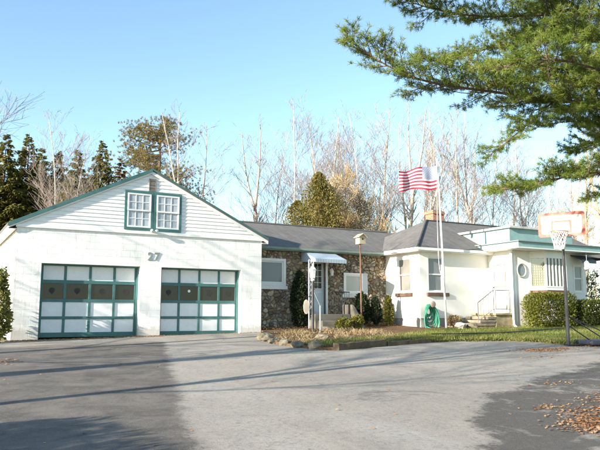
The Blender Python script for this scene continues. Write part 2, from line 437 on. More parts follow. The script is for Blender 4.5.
F_GRASS = foliagemat('grass_blades', [(.085,.125,.02), (.15,.18,.035), (.30,.27,.10)], .3, 1.1)
F_DRY = foliagemat('dry_stems', [(.16,.11,.055), (.32,.235,.12), (.50,.40,.24)], .25, 2.5)
F_LEAF = foliagemat('fallen_leaf', [(.24,.10,.04), (.40,.20,.085), (.54,.36,.2)], .2, 3)
GROUND = groundmat('rough_ground', [(.13,.10,.055), (.17,.14,.075), (.14,.14,.05)])
LAWNM = groundmat('lawn_soil', [(.13,.12,.045), (.16,.16,.05), (.22,.19,.09)], 1.6)
MULCH = groundmat('garden_mulch', [(.10,.055,.03), (.17,.10,.055), (.25,.175,.10)], 3)
HOSE = pm('green_hose', (.05,.26,.165), .4, .12, 6, None, 0, 20, 0)
PINK = pm('faded_reel', (.50,.36,.30), .6, .1, 6)
BOARDW = pm('backboard_white', (.62,.59,.56), .35, .04, 2, (.66,.58,.5), .3)
ORANGE = pm('faded_orange', (.50,.12,.085), .55, .15, 5, (.62,.32,.26), .4)
NETM = pm('net_cord', (.75,.73,.69), .8, .08, 20)
TANKM = pm('dark_tank', (.035,.04,.06), .4, .15, 4, (.1,.08,.06), .3)
NUMM = pm('number_grey', (.22,.26,.235), .5, .1, 8)
BIRDH = pm('birdhouse_wood', (.52,.44,.30), .8, .15, 8, (.3,.22,.14), .5, 40, .3)
RUSTP = pm('rusty_pole', (.17,.085,.06), .7, .25, 6, (.28,.2,.16), .5)
SIGNO = pm('oval_sign', (.74,.60,.46), .5, .1, 6)
POLEW = pm('flagpole_white', (.74,.74,.72), .35, .06, 3, (.5,.48,.44), .3)
FEED = pm('feeder_white', (.78,.78,.76), .4, .05, 8)
VENTM = pm('vent_louver', (.20,.18,.16), .7, .2, 9)
FLAG = flagmat()

# ------------------------------------------------------------------ setting: ground
rng = random.Random(7)
def axis(vals):
    out = []
    for a, b, st in vals:
        k = max(1, int(round((b-a)/st)))
        out += [a + (b-a)*i/k for i in range(k)]
    return out + [vals[-1][1]]
xs = axis([(-500,-60,88), (-60,-12,8), (-12,40,1.0), (40,90,10), (90,600,102)])
ys = axis([(-400,-40,72), (-40,-12,7), (-12,48,1.0), (48,90,7), (90,700,122)])
g = MB(); W_ = len(xs)
for y in ys:
    for x in xs: g.v.append((x, y, gz(x, y)))
for j in range(len(ys)-1):
    for i in range(W_-1):
        a = j*W_+i; g.f.append((a, a+1, a+1+W_, a+W_)); g.m.append(0)
o = g.build('ground', GROUND, smooth=True, recalc=False); tag(o, kind='structure')

DRIVE = [(-3,-10),(9,-10),(12.5,-2),(17.5,5.5),(19.5,10.4),(17.2,11.0),(15.6,11.7),(15.0,12.5),(15.1,13.3),(14.6,14.05),(13.1,14.55),(11.9,14.5),(10.7,14.25),(9.5,13.95),(8.75,13.82),
         (8.45,14.2),(8.25,15.2),(8.25,16.4),(8.5,17.4),(9.1,18.6),(9.62,19.6),(9.84,20.345),(1.75,20.345),(1.4,19.3),(0.6,17.5),(0.0,15),(-1.2,11),(-2.5,4)]
sub = []
for i in range(len(DRIVE)):
    a = DRIVE[i]; b = DRIVE[(i+1) % len(DRIVE)]
    L = math.dist(a, b); k = max(1, int(L/.12))
    for q in range(k):
        t = q/k; x = a[0]+(b[0]-a[0])*t; y = a[1]+(b[1]-a[1])*t
        j = .10 if y < 20 else .0
        x += (mnoise.noise(V((x*2, y*2, 1))))*j; y += (mnoise.noise(V((x*2, y*2, 5))))*j
        sub.append((x, y, plane_z(x, y)+.022))
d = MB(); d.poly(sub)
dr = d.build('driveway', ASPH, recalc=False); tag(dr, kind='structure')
if dr.data.polygons[0].normal.z < 0: dr.data.flip_normals()

# bed and lawn sheets
BED = [(9.86,20.3),(9.62,19.5),(9.05,18.4),(8.5,17.4),(8.28,16.4),(8.3,15.2),(8.5,14.25),(8.8,13.95),(9.5,14.05),(10.7,14.38),(11.9,14.62),(12.6,14.66),(12.4,16.2),(14.0,17.4),(15.3,17.9),(17.2,17.7),(19.3,17.5),(19.33,17.97),(19.33,19.25),(15.85,19.25),(15.85,21.39),(9.87,21.39)]
LAWN = [(10.2,14.40),(11.9,14.66),(13.1,14.72),(14.7,14.2),(15.25,13.4),(15.2,12.6),(15.75,11.9),(17.3,11.2),(19.6,10.6),(30,9),(30,20),(23.4,17.7),(19.5,17.8),(19.0,17.4),(17.2,17.6),(15.3,17.8),(14.0,17.3),(12.3,16.4),(11.0,15.5)]
def sheet(poly, name, mat, dz, edge, wob):
    pts = []
    for i in range(len(poly)):
        a = poly[i]; b = poly[(i+1) % len(poly)]; L = math.dist(a, b); k = max(1, int(L/.25))
        for q in range(k):
            t = q/k; x = a[0]+(b[0]-a[0])*t; y = a[1]+(b[1]-a[1])*t
            pts.append((x+mnoise.noise(V((x*1.7, y*1.7, 9)))*wob, y+mnoise.noise(V((x*1.7, y*1.7, 4)))*wob))
    m = MB()
    top = [(x, y, plane_z(x, y)+dz) for x, y in pts]; n = len(top)
    m.poly(top)
    low = [(x, y, plane_z(x, y)-.05) for x, y in pts]
    m.add(top+low, [(i, (i+1) % n, n+(i+1) % n, n+i) for i in range(n)])
    return m.build(name, mat)
o = sheet(BED, 'garden_soil', MULCH, .085, .1, .05); tag(o, kind='structure')
o = sheet(LAWN, 'lawn', LAWNM, .085, .1, .05); tag(o, kind='structure')

# ------------------------------------------------------------------ wall / window helpers
def frame_T(o, u, n):
    """local x along wall (viewer's right), local y outwards, local z up"""
    u = V(u).normalized(); n = V(n).normalized(); w = V((0,0,1))
    return Matrix(((u.x,n.x,w.x,o[0]),(u.y,n.y,w.y,o[1]),(u.z,n.z,w.z,o[2]),(0,0,0,1)))
def wall(mb, T, x0, x1, z0, z1, holes, depth=.25, mi=0):
    mb.T = T
    xsr = sorted({x0, x1, *[h[0] for h in holes], *[h[1] for h in holes]})
    zsr = sorted({z0, z1, *[h[2] for h in holes], *[h[3] for h in holes]})
    for i in range(len(xsr)-1):
        for j in range(len(zsr)-1):
            a, b, c, e = xsr[i], xsr[i+1], zsr[j], zsr[j+1]
            if any(h[0] <= a+1e-6 and b <= h[1]+1e-6 and h[2] <= c+1e-6 and e <= h[3]+1e-6 for h in holes): continue
            mb.poly([(a,0,c),(b,0,c),(b,0,e),(a,0,e)], mi)
    for a, b, c, e in holes:
        mb.poly([(a,0,c),(a,-depth,c),(a,-depth,e),(a,0,e)], mi); mb.poly([(b,0,c),(b,-depth,c),(b,-depth,e),(b,0,e)], mi)
        mb.poly([(a,0,e),(b,0,e),(b,-depth,e),(a,-depth,e)], mi)
        if c > z0+1e-6: mb.poly([(a,0,c),(b,0,c),(b,-depth,c),(a,-depth,c)], mi)
    mb.T = None
def ring(mb, x0, x1, z0, z1, w, y0, y1, mi=0):
    mb.box(x0, x0+w, y0, y1, z0, z1, mi); mb.box(x1-w, x1, y0, y1, z0, z1, mi)
    mb.box(x0+w, x1-w, y0, y1, z0, z0+w, mi); mb.box(x0+w, x1-w, y0, y1, z1-w, z1, mi)
def window(parent, T, x0, x1, z0, z1, trim, sash, pane, tw=.08, out=.03, cols=1, rows=1, hung=True, sill=None, label=None, back=-.05):
    """frame (part) > sash, pane, sill"""
    f = MB(); f.T = T; ring(f, x0, x1, z0, z1, tw, back-.02, out)
    fr = f.build('window', trim, parent, bevel=.006)
    if label: fr['label'] = label
    a, b, c, e = x0+tw, x1-tw, z0+tw, z1-tw
    s = MB(); s.T = T
    parts = [(c, (c+e)/2+.02, back+.012), ((c+e)/2-.02, e, back+.03)] if hung else [(c, e, back+.02)]
    for q0, q1, dy in parts:
        ring(s, a, b, q0, q1, .045, dy-.018, dy+.018)
        for i in range(1, cols):
            x = a+.045+(b-a-.09)*i/cols; s.box(x-.009, x+.009, dy-.008, dy+.012, q0+.045, q1-.045)
        for i in range(1, rows):
            z = q0+.045+(q1-q0-.09)*i/rows; s.box(a+.045, b-.045, dy-.007, dy+.011, z-.009, z+.009)
    s.build('sash', sash, fr)
    p = MB(); p.T = T
    for q0, q1, dy in parts: p.box(a+.01, b-.01, dy-.006, dy-.002, q0+.01, q1-.01)
    p.build('pane', pane, fr)
    if sill:
        q = MB(); q.T = T; q.box(x0-.06, x1+.06+(sill[1] if len(sill) > 1 else 0), -.02, .085, z0-.13, z0-.002); q.build('sill', sill[0], fr, bevel=.008)
    return fr

# ------------------------------------------------------------------ GARAGE
GY = 20.36
gar = thing('garage', 'white block garage with white clapboard gable and two teal framed doors', 'garage', (5.95, GY, 0))
TF = frame_T((0, GY, 0), (1,0,0), (0,-1,0))
m = MB()
DOORS = [(2.78, 5.68), (6.35, 9.10)]
wall(m, TF, 2.06, 9.86, -.2, 3.23, [(a, b, -.2, 2.17) for a, b in DOORS], .45)
TL = frame_T((2.06, 28.6, 0), (0,-1,0), (-1,0,0))     # local x: 0 at the back .. 8.24 at the front
wall(m, TL, 0, 8.24, -.2, 3.4, [(4.6, 5.5, 1.2, 2.3)], .2)
m.poly([(9.86,GY,-.2),(9.86,28.6,-.2),(9.86,28.6,3.3),(9.86,GY,3.3)])
m.poly([(2.06,28.6,-.2),(9.86,28.6,-.2),(9.86,28.6,3.3),(5.95,28.6,5.2),(2.06,28.6,3.3)])
m.build('wall', BLOCK, gar, recalc=False)
window(gar, TL, 4.6, 5.5, 1.2, 2.3, WHITE, WHITE, GLASS, .07, .02)
# gable siding : clapboards
PK = 5.22; SL = .485
def roofz(x): return PK - abs(x-5.95)*SL
m = MB(); z = 3.27; ch = .118
while z < PK-.06:
    zt = min(z+ch, PK-.02)
    h0 = (PK-z)/SL; h1 = max(.01, (PK-zt)/SL)
    x0a, x1a = max(2.06, 5.95-h0), min(9.86, 5.95+h0); x0b, x1b = max(2.06, 5.95-h1), min(9.86, 5.95+h1)
    yo, yi = GY-.030, GY-.010
    m.poly([(x0a,yo,z),(x1a,yo,z),(x1b,yi,zt),(x0b,yi,zt)])
    m.poly([(x0a,yo,z),(x1a,yo,z),(x1a,yi,z),(x0a,yi,z)])
    z += ch
m.build('siding', SIDING, gar, recalc=False)
m = MB(); m.box(2.03, 9.89, GY-.05, GY-.002, 3.18, 3.268); m.build('trim_board', WHITE, gar, bevel=.008)
# roof
m = MB(); t = .09; yf, yb = GY-.075, 28.9
for sgn in (-1, 1):
    xe = 5.95+sgn*4.14; ze = PK+.07-4.14*SL
    m.prism([(5.95,yf,PK+.07),(xe,yf,ze),(xe,yf,ze-t),(5.95,yf,PK+.07-t)], (0,yb-yf,0))
m.build('roof', SHING, gar, uv=True)
for sgn, mats in ((-1, TEAL), (1, TEAL)):
    m = MB(); xe = 5.95+sgn*4.13; y0 = yf-.03
    off = (-.022 if sgn < 0 else -.045)
    a0 = PK+.075; a1 = a0-.11 if sgn < 0 else a0-.05
    ze = 4.13*SL
    m.prism([(5.95,y0,a0),(xe,y0,a0-ze),(xe,y0,a1-ze),(5.95,y0,a1)], (0,.028,0))
    m.build('rake_trim', mats, gar)
    m = MB(); b0 = a1-.002; b1 = b0-(.05 if sgn < 0 else .14); y1 = yf+.003
    m.prism([(5.95,y1,b0),(xe,y1,b0-ze),(xe,y1,b1-ze),(5.95,y1,b1)], (0,.03,0))
    m.build('rake_board', WHITE, gar)
    # soffit / eave board along the side
    m = MB(); zz = PK+.07-4.14*SL-t
    m.box(min(xe,xe-sgn*.03), max(xe,xe-sgn*.03), yf+.01, yb, zz-.10, zz-.002)
    m.box(min(xe-sgn*.03, 5.95+sgn*3.91), max(xe-sgn*.03, 5.95+sgn*3.91), yf+.012, yb, zz-.085, zz-.07)
    m.build('eave_board', WHITE, gar)
# gable window pair
for x0, x1 in ((5.11, 6.025), (6.035, 6.95)):
    window(gar, TF, x0, x1, 3.30, 4.54, TEAL, WHITE, GLASSW, .085, .06, 3, 2, True, back=.03)
# louvred vent
m = MB(); m.T = TF; ring(m, 5.86, 6.09, 4.56, 4.97, .022, .0, .05)
for i in range(8):
    z = 4.585+i*.046
    m.add([(5.882,.01,z+.035),(6.068,.01,z+.035),(6.068,.045,z),(5.882,.045,z),(5.882,.05,z+.006),(6.068,.05,z+.006),(6.068,.015,z+.041),(5.882,.015,z+.041)],
          [(0,1,2,3),(4,5,6,7),(0,3,4,7),(1,2,5,6),(2,3,4,5),(0,1,6,7)])
m.build('vent', VENTM, gar)
# flood light below the window pair
m = MB(); m.T = TF
m.box(5.99, 6.09, .0, .04, 3.20, 3.30); m.lathe((0,0,0), [(0,0)]) if 0 else None
for sx in (-1, 1):
    m.tube([(6.04+sx*.03,.05,3.26),(6.04+sx*.06,.12,3.30),(6.04+sx*.085,.19,3.29)], [.018,.03,.05], 10)
m.build('flood_light', WHITE, gar, smooth=True)
# garage doors
def garage_door(x0, x1, marks):
    y = -.27
    dw = x1-x0
    m = MB(); m.T = TF
    cw = dw/4; st = .075
    zr = [.02, .16, .545, .63, 1.05, 1.14, 1.60, 1.70, 2.12, 2.165]   # rail / row boundaries
    for a, b in ((0,1),(2,3),(4,5),(6,7),(8,9)): m.box(x0+.004, x1-.004, y-.03, y+.012, zr[a], zr[b])
    for i in range(5):
        xc = x0+cw*i; a = max(x0+.004, xc-st/2); b = min(x1-.004, xc+st/2)
        if i == 0: b = x0+.10
        if i == 4: a = x1-.10
        for r in ((1,2),(3,4),(5,6),(7,8)): m.box(a, b, y-.03, y+.010, zr[r[0]]+.001, zr[r[1]]-.001)
    fr = m.build('overhead_door', TEAL, gar, bevel=.006)
    for i in range(4):
        a = x0+cw*i+st/2-.01; b = x0+cw*(i+1)-st/2+.01
        for k, r in enumerate(((1,2),(3,4),(5,6),(7,8))):
            p = MB(); p.T = TF; p.box(a, b, y-.03, y-.012, zr[r[0]]-.01, zr[r[1]]+.01)
            p.build('pane' if k == 2 else 'panel', GLASS if k == 2 else PANEL, fr)
    # ornaments hung behind the glass
    for i, k in enumerate(marks):
        q = MB(); q.T = TF; xc = x0+cw*(i+.5); zc = 1.38
        if k == 'd':
            an = [R(a_) for a_ in range(-60, 241, 25)]; q.prism([(xc+.085*math.cos(a_), y-.009, zc+.015+.08*math.sin(a_)) for a_ in an]+[(xc,y-.009,zc-.10)], (0,.006,0)); q.build('ornament', ORN, fr)
        elif k == 'o': q.lathe((xc,y-.009,zc+.06), [(.045,0),(.045,.006)], 14, axis='y'); q.build('ornament', WHITE, fr)
    h = MB(); h.T = TF; h.tube([(x0+dw/2-.07,y+.012,.60),(x0+dw/2-.07,y+.05,.60),(x0+dw/2+.07,y+.05,.60),(x0+dw/2+.07,y+.012,.60)], .01, 6); h.build('handle', BLACKM, fr)
ORN = pm('hanging_ornament', (.030,.027,.027), .7, .2, 9)
garage_door(2.78, 5.68, 'dddd'); garage_door(6.35, 9.10, 'dodd')
# door casing, thin teal
for x0, x1 in DOORS:
    m = MB(); m.T = TF
    m.box(x0+.001, x0+.05, -.255, -.20, -.02, 2.12); m.box(x1-.05, x1-.001, -.255, -.20, -.02, 2.12); m.box(x0+.001, x1-.001, -.255, -.20, 2.122, 2.168)
    m.build('door_stop', TEAL, gar)
m = MB(); m.box(2.2, 9.7, GY+.5, GY+.52, 0, 3); m.build('interior_wall', DARKIN, gar)
# house number
def text_part(ch, x, z, h, T, mat, parent, name='digit'):
    cu = bpy.data.curves.new('num', 'FONT'); cu.body = ch; cu.size = h*1.38; cu.extrude = .006; cu.bevel_depth = .003; cu.offset = .006
    ob = bpy.data.objects.new('tmp', cu); COL.objects.link(ob)
    bpy.context.view_layer.update()
    me = bpy.data.meshes.new_from_object(ob.evaluated_get(bpy.context.evaluated_depsgraph_get()))
    bpy.data.objects.remove(ob)
    mm = MB()
    # text lies in xy: x -> wall x, y -> up, z -> outwards
    vs = [T @ V((x+v.co.x, .012+v.co.z, z+v.co.y)) for v in me.vertices]
    mm.v = [tuple(p) for p in vs]; mm.f = [tuple(p.vertices) for p in me.polygons]; mm.m = [0]*len(mm.f)
    return mm.build(name, mat, parent)
text_part('2', 5.89, 2.38, .25, TF, NUMM, gar); text_part('7', 6.10, 2.38, .25, TF, NUMM, gar)

# ------------------------------------------------------------------ HOUSE
Xh, Yh, Ys, Xe, Yf = 15.85, 19.26, 21.4, 19.33, 17.98
hou = thing('house', 'low house with fieldstone wing, white hipped wing and flat teal roofed entry', 'house', (15.8, 20, 0))
# --- fieldstone wall with real relief
def stone_wall():
    x0, x1, z0, z1 = 9.865, 15.85, .0, 3.12; st = .021
    nx = int((x1-x0)/st); nz = int((z1-z0)/st)
    gx, gzz = np.meshgrid(np.linspace(x0, x1, nx), np.linspace(z0, z1, nz))
    r = np.random.RandomState(3); cs = .125
    kx = int((x1-x0)/cs)+4; kz = int((z1-z0)/(cs*.8))+4
    sx = (x0-cs*1.5+np.arange(kx)*cs)[None,:] + r.uniform(-.5,.5,(kz,kx))*cs*.95 + (np.arange(kz)%2)[:,None]*cs*.5
    sz = (z0-cs*1.2+np.arange(kz)*cs*.8)[:,None] + r.uniform(-.5,.5,(kz,kx))*cs*.75
    keep = r.uniform(size=sx.shape) > .33
    S = np.stack([sx[keep], sz[keep]], 1)
    P = np.stack([gx.ravel(), gzz.ravel()], 1)
    P2 = P.copy()
    P2[:,0] += .03*np.sin(P[:,1]*11+1.3*np.sin(P[:,0]*7)); P2[:,1] += .025*np.sin(P[:,0]*13+P[:,1]*5)
    n = len(P); idx = np.zeros(n, int); f1 = np.zeros(n); f2 = np.zeros(n)
    for a in range(0, n, 4000):
        D = ((P2[a:a+4000,None,:]-S[None])**2*np.array([1,1.35])).sum(2)
        q = np.argpartition(D, 1, 1)[:, :2]; d = np.sqrt(np.take_along_axis(D, q, 1)); o_ = np.argsort(d, 1)
        idx[a:a+4000] = np.take_along_axis(q, o_, 1)[:,0]; d = np.sort(d, 1); f1[a:a+4000] = d[:,0]; f2[a:a+4000] = d[:,1]
    e = np.clip((f2-f1)/(.022+.03*r.uniform(size=len(S))[idx]), 0, 1); e = e*e*(3-2*e)
    ht = r.uniform(.025,.085, len(S))
    tl = r.uniform(-.12,.12,(len(S),2))
    rel = P2-S[idx]
    h = e*(ht[idx] + (rel*tl[idx]).sum(1)) 
    pal = np.array([(.22,.17,.12),(.30,.24,.17),(.17,.15,.13),(.36,.30,.22),(.25,.20,.15),(.20,.14,.09),(.40,.35,.27),(.27,.25,.22)])
    cc = pal[r.randint(0, len(pal), len(S))]*r.uniform(.6,1.25,(len(S),1))*np.array([1.34,1.31,1.23])
    col = cc[idx]*e[:,None] + np.array([.23,.20,.16])*(1-e[:,None])
    # openings
    holes = [(10.0,11.32,1.72,2.70), (12.44,13.02,.70,2.72), (13.83,14.93,1.46,2.28)]
    vs = np.stack([gx.ravel(), Ys-h, gzz.ravel()], 1)
    fs = []
    X_, Z_ = gx, gzz
    for j in range(nz-1):
        for i in range(nx-1):
            xc = (X_[j,i]+X_[j,i+1])/2; zc = (Z_[j,i]+Z_[j+1,i])/2
            if any(a < xc < b and c < zc < d_ for a, b, c, d_ in holes): continue
            a = j*nx+i; fs.append((a, a+1, a+1+nx, a+nx))
    m = MB(); m.v = [tuple(v) for v in vs.tolist()]; m.f = fs; m.m = [0]*len(fs)
    # reveals
    k0 = len(fs)
    for a, b, c, d_ in holes:
        y0, y1 = Ys-.05, Ys+.2
        for q in ([(a,y0,c),(a,y1,c),(a,y1,d_),(a,y0,d_)], [(b,y0,c),(b,y1,c),(b,y1,d_),(b,y0,d_)], [(a,y0,c),(b,y0,c),(b,y1,c),(a,y1,c)], [(a,y0,d_),(b,y0,d_),(b,y1,d_),(a,y1,d_)]): m.poly(q)
    ob = m.build('stone_wall', STONE, hou, smooth=False, recalc=False)
    at = ob.data.color_attributes.new('stone', 'FLOAT_COLOR', 'POINT')
    full = np.ones((len(ob.data.vertices), 4), np.float32); full[:,:3] = (.2,.175,.14); full[:n,:3] = col
    at.data.foreach_set('color', full.ravel())
stone_wall()
TS = frame_T((0, Ys, 0), (1,0,0), (0,-1,0))
window(hou, TS, 9.97, 11.33, 1.72, 2.71, WHITE, WHITE, GLASSG, .10, .07, 1, 1, False, (WHITE,), back=-.02)
w2 = window(hou, TS, 13.83, 14.72, 1.46, 2.28, WHITE, WHITE, GLASSB, .08, .09, 1, 1, False, (WHITE,), back=.02)
m = MB(); m.T = TS; m.box(14.725, 14.94, .0, .085, 1.46, 2.28); m.build('shutter', pm('shutter_paint', (.50,.53,.57), .6, .08, 4), hou, bevel=.008)
# front door
m = MB(); m.T = TS; m.box(12.44, 13.02, -.12, -.06, .70, 2.72); dr_ = m.build('front_door', pm('front_door_paint', (.66,.70,.74), .45, .05, 3), hou, bevel=.006)
m = MB(); m.T = TS; m.box(12.54, 12.92, -.061, -.052, 1.65, 2.60)
m.build('door_glass', GLASS, dr_)
m = MB(); m.T = TS
ring(m, 12.52, 12.94, 1.63, 2.62, .03, -.058, -.035); m.box(12.725,12.738,-.05,-.04,1.66,2.59)
for z in (1.88, 2.11, 2.34): m.box(12.55,12.91,-.0505,-.0405,z-.008,z+.008)
ring(m, 12.53, 12.93, .80, 1.52, .025, -.058, -.045); m.build('door_moulding', WHITE, dr_)
m = MB(); m.T = TS; m.tube([(12.49,-.05,1.62),(12.49,-.0,1.62),(12.58,.0,1.62)], .014, 8); m.build('handle', BLACKM, dr_)
m = MB(); m.T = TS; m.box(12.36,12.435,-.05,.1,.7,2.8); m.box(13.025,13.10,-.05,.1,.7,2.8); m.box(12.437,13.023,-.05,.1,2.725,2.8); m.build('door_frame', WHITE, hou, bevel=.006)
# porch trellis post
m = MB()
for dx in (0, .19): m.box(11.76+dx, 11.79+dx, 20.42, 20.45, .1, 2.62)
for i in range(9):
    z = .85+i*.2
    m.tube([(11.79,20.435,z),(11.87,20.435,z+.1),(11.95,20.435,z+.2)], .009, 5); m.tube([(11.95,20.435,z),(11.87,20.435,z+.1),(11.79,20.435,z+.2)], .009, 5)
m.build('porch_post', WIRON, hou)
# awning
m = MB(); n = 12
for i in range(n):
    xa = 11.98+i*(13.30-11.98)/n; xb = xa+(13.30-11.98)/n-.012
    m.prism([(xa,21.34,3.04),(xb,21.34,3.04),(xb,20.30,2.66),(xa,20.30,2.66)], (0,-.004,.016))
    xm = (xa+xb)/2
    m.box(xa, xb, 20.285, 20.297, 2.54, 2.672)
m.prism([(11.972,21.34,3.035),(11.972,20.30,2.655),(11.972,20.30,2.56),(11.972,21.34,2.62)], (.006,0,0)); m.prism([(13.302,21.34,3.035),(13.302,20.30,2.655),(13.302,20.30,2.56),(13.302,21.34,2.62)], (.006,0,0))
m.build('awning', AWN, hou)
# front landing and steps
m = MB(); m.box(11.95, 13.45, 20.3, 21.3, .0, .70); m.box(12.05, 13.4, 19.98, 20.298, .0, .47); m.box(12.05,13.4,19.66,19.978,.0,.27); m.build('front_steps', CONC, hou, bevel=.02)
m = MB(); m.prism([(13.47,20.9,.05),(13.47,19.55,.05),(13.47,19.7,.45),(13.47,20.3,1.05),(13.47,20.9,1.05)], (.12,0,0)); m.build('step_cheek', CONC, hou, bevel=.015)
m = MB()
for i in range(8): x = 12.75+i*.095; m.tube([(x,20.34,.70),(x,20.34,1.50)], .011, 5)
m.tube([(12.72,20.34,1.50),(13.44,20.34,1.50)], .02, 6); m.tube([(12.75,20.34,1.5),(12.75,19.75,1.0),(12.75,19.75,.2)], .018, 6)
m.build('landing_railing', BLACKM, hou)
# wall lantern beside door
m = MB(); m.T = TS; m.box(13.22,13.30,.05,.08,2.25,2.40); m.lathe((13.26,.14,2.13), [(.02,0),(.055,.03),(.065,.2),(.03,.27),(.005,.31)], 8); m.build('wall_lantern', WHITE, hou)

# --- stone wing roof
m = MB(); ye, ze, yr, zr_ = 21.02, 3.12, 24.0, 4.36
m.poly([(9.88,ye,ze),(15.55,ye,ze),(18.5,yr,zr_),(9.88,yr,zr_)])
m.poly([(9.88,yr,zr_),(18.5,yr,zr_),(15.55,27,ze),(9.88,27,ze)])
m.poly([(9.88,ye,ze-.1),(15.55,ye,ze-.1),(15.55,ye,ze),(9.88,ye,ze)])
m.poly([(9.88,ye,ze-.1),(9.88,yr,zr_-.1),(9.88,yr,zr_),(9.88,ye,ze)])
m.build('stone_wing_roof', SHING, hou, uv=True, recalc=False)
m = MB(); m.tube([(9.88,yr,zr_+.01),(17.9,yr,zr_+.01)], .05, 6); m.build('ridge_cap', SHING, hou)
m = MB(); m.box(9.9, 15.53, ye-.03, ye-.002, ze-.10, ze-.015); m.box(9.9,15.53,ye,Ys,ze-.135,ze-.11); m.build('eave_fascia', pm('grey_green_fascia', (.20,.25,.21), .6, .1, 3), hou)
m = MB(); m.poly([(9.88,26.6,0),(15.85,26.6,0),(15.85,26.6,3.1),(9.88,26.6,3.1)]); m.build('rear_wall', STUCCO, hou)

# --- hipped wing
TH = frame_T((0, Yh, 0), (1,0,0), (0,-1,0))
THL = frame_T((Xh, 21.6, 0), (0,-1,0), (-1,0,0))    # local x 0 at Y=21.6, increasing towards the viewer
m = MB()
wall(m, TH, Xh, Xe, .55, 3.1, [(16.22, 17.02, 1.50, 2.88)], .15)
wall(m, THL, 0, 21.6-Yh, .55, 3.1, [(21.6-20.62, 21.6-19.74, 1.50, 2.88)], .15)
m.build('hip_wing_wall', STUCCO, hou, recalc=False)
m = MB(); m.box(Xh+.03, Xe-.01, Yh+.03, 24, -.1, .549); m.build('foundation', FOUND, hou)
window(hou, TH, 16.22, 17.02, 1.50, 2.88, WHITE, WHITE, GLASSG, .05, .012, 1, 1, True, (SILL, .12), back=-.08)
window(hou, THL, 21.6-20.62, 21.6-19.74, 1.50, 2.88, WHITE, WHITE, GLASSC, .06, .015, 1, 1, True, (SILL,), back=-.06)
m = MB()
ex, ey, ez = Xh-.33, Yh-.33, 3.16; ax, ay, az = 18.5, 21.95, 4.70
rx = 27.0; by = 24.95
m.poly([(ex,ey,ez),(rx,ey,ez),(rx,ay,az),(ax,ay,az)]); m.poly([(ex,by,ez),(ex,ey,ez),(ax,ay,az)]); m.poly([(rx,by,ez),(ex,by,ez),(ax,ay,az),(rx,ay,az)])
m.poly([(rx,ey,ez),(rx,by,ez),(rx,ay,az)])
m.build('hip_roof', SHING, hou, uv=True, recalc=False)
m = MB(); m.tube([(ex,ey,ez+.012),(ax,ay,az+.012)], .045, 6); m.tube([(ax,ay,az+.012),(rx,ay,az+.012)], .045, 6); m.build('hip_cap', pm('hip_cap_shingle', (.05,.05,.052), .9, .25, 3), hou)
m = MB(); m.box(ex-.01, Xe+.1, ey-.02, ey+.004, ez-.115, ez-.012); m.box(ex-.012, ex+.004, ey+.006, 21.0, ez-.115, ez-.012)
m.box(ex+.005, Xe, ey+.005, Yh, ez-.14, ez-.12); m.box(ex+.006, Xh, Yh+.001, 21.3, ez-.14, ez-.12)
m.build('eave_board', WHITE, hou)
# chimney
m = MB(); m.box(20.52, 21.20, 23.85, 24.4, 3.6, 5.42); m.box(20.48,21.24,23.81,24.44,5.422,5.50); m.box(20.50,21.22,23.83,24.42,5.502,5.58)
ch = m.build('chimney', BRICK, hou, uv=True)
m = MB(); m.box(20.6,21.12,23.92,24.33,5.582,5.63); m.build('chimney_cap', CONC, ch)

# --- entry block with two-tier flat roof
TE = frame_T((0, Yf, 0), (1,0,0), (0,-1,0))
TEL = frame_T((Xe, Yh, 0), (0,-1,0), (-1,0,0))   # local x 0 at Y=19.26 .. 1.28 at the corner
m = MB()
wall(m, TEL, 0, Yh-Yf, .05, 3.13, [(.16, .96, .76, 2.76)], .12)
wall(m, TE, Xe, 20.24, .05, 3.13, [], .12)
m.T = TE
m.poly([(20.24,0,.05),(22.1,0,.05),(22.1,0,1.62),(20.24,0,1.62)])
m.T = None
wall(m, TE, 22.1, 23.5, .05, 3.13, [(22.72, 23.32, 1.55, 2.72)], .12)
m.poly([(23.5,Yf,.05),(23.5,26,.05),(23.5,26,3.13),(23.5,Yf,3.13)])
m.build('entry_wall', STUCCO, hou, recalc=False)
m = MB(); m.T = TE; m.box(Xe-.055, Xe+.09, -.02, .035, .05, 3.10); m.build('corner_board', WHITE, hou, bevel=.006)
m = MB(); m.tube([(Xe-.11,Yf-.03,3.05),(Xe-.11,Yf-.03,.5),(Xe-.11,Yf-.05,.3),(Xe-.12,Yf-.18,.22)], .042, 10); m.build('downspout', WHITE, hou, smooth=True)
# side door
m = MB(); m.T = TEL; m.box(.165,.955,-.09,-.045,.765,2.755); sd = m.build('side_door', WHITE, hou, bevel=.006)
m = MB(); m.T = TEL; m.box(.28,.84,-.046,-.038,1.78,2.60); m.build('door_glass', GLASSD, sd)
m = MB(); m.T = TEL; ring(m,.255,.865,1.755,2.625,.028,-.044,-.02); ring(m,.27,.85,.90,1.62,.02,-.044,-.03); m.build('door_moulding', pm('door_mould_grey', (.17,.17,.16), .5), sd)
m = MB(); m.T = TEL; m.lathe((.235,-.02,1.74), [(.008,-.03),(.028,0),(.028,.02),(.008,.04)], 10, axis='y'); m.build('handle', BLACKM, sd)
m = MB(); m.T = TEL; m.box(.085,.158,-.04,.03,.76,2.84); m.box(.962,1.035,-.04,.03,.76,2.84); m.box(.16,.96,-.04,.03,2.765,2.84); m.build('door_frame', WHITE, hou, bevel=.006)
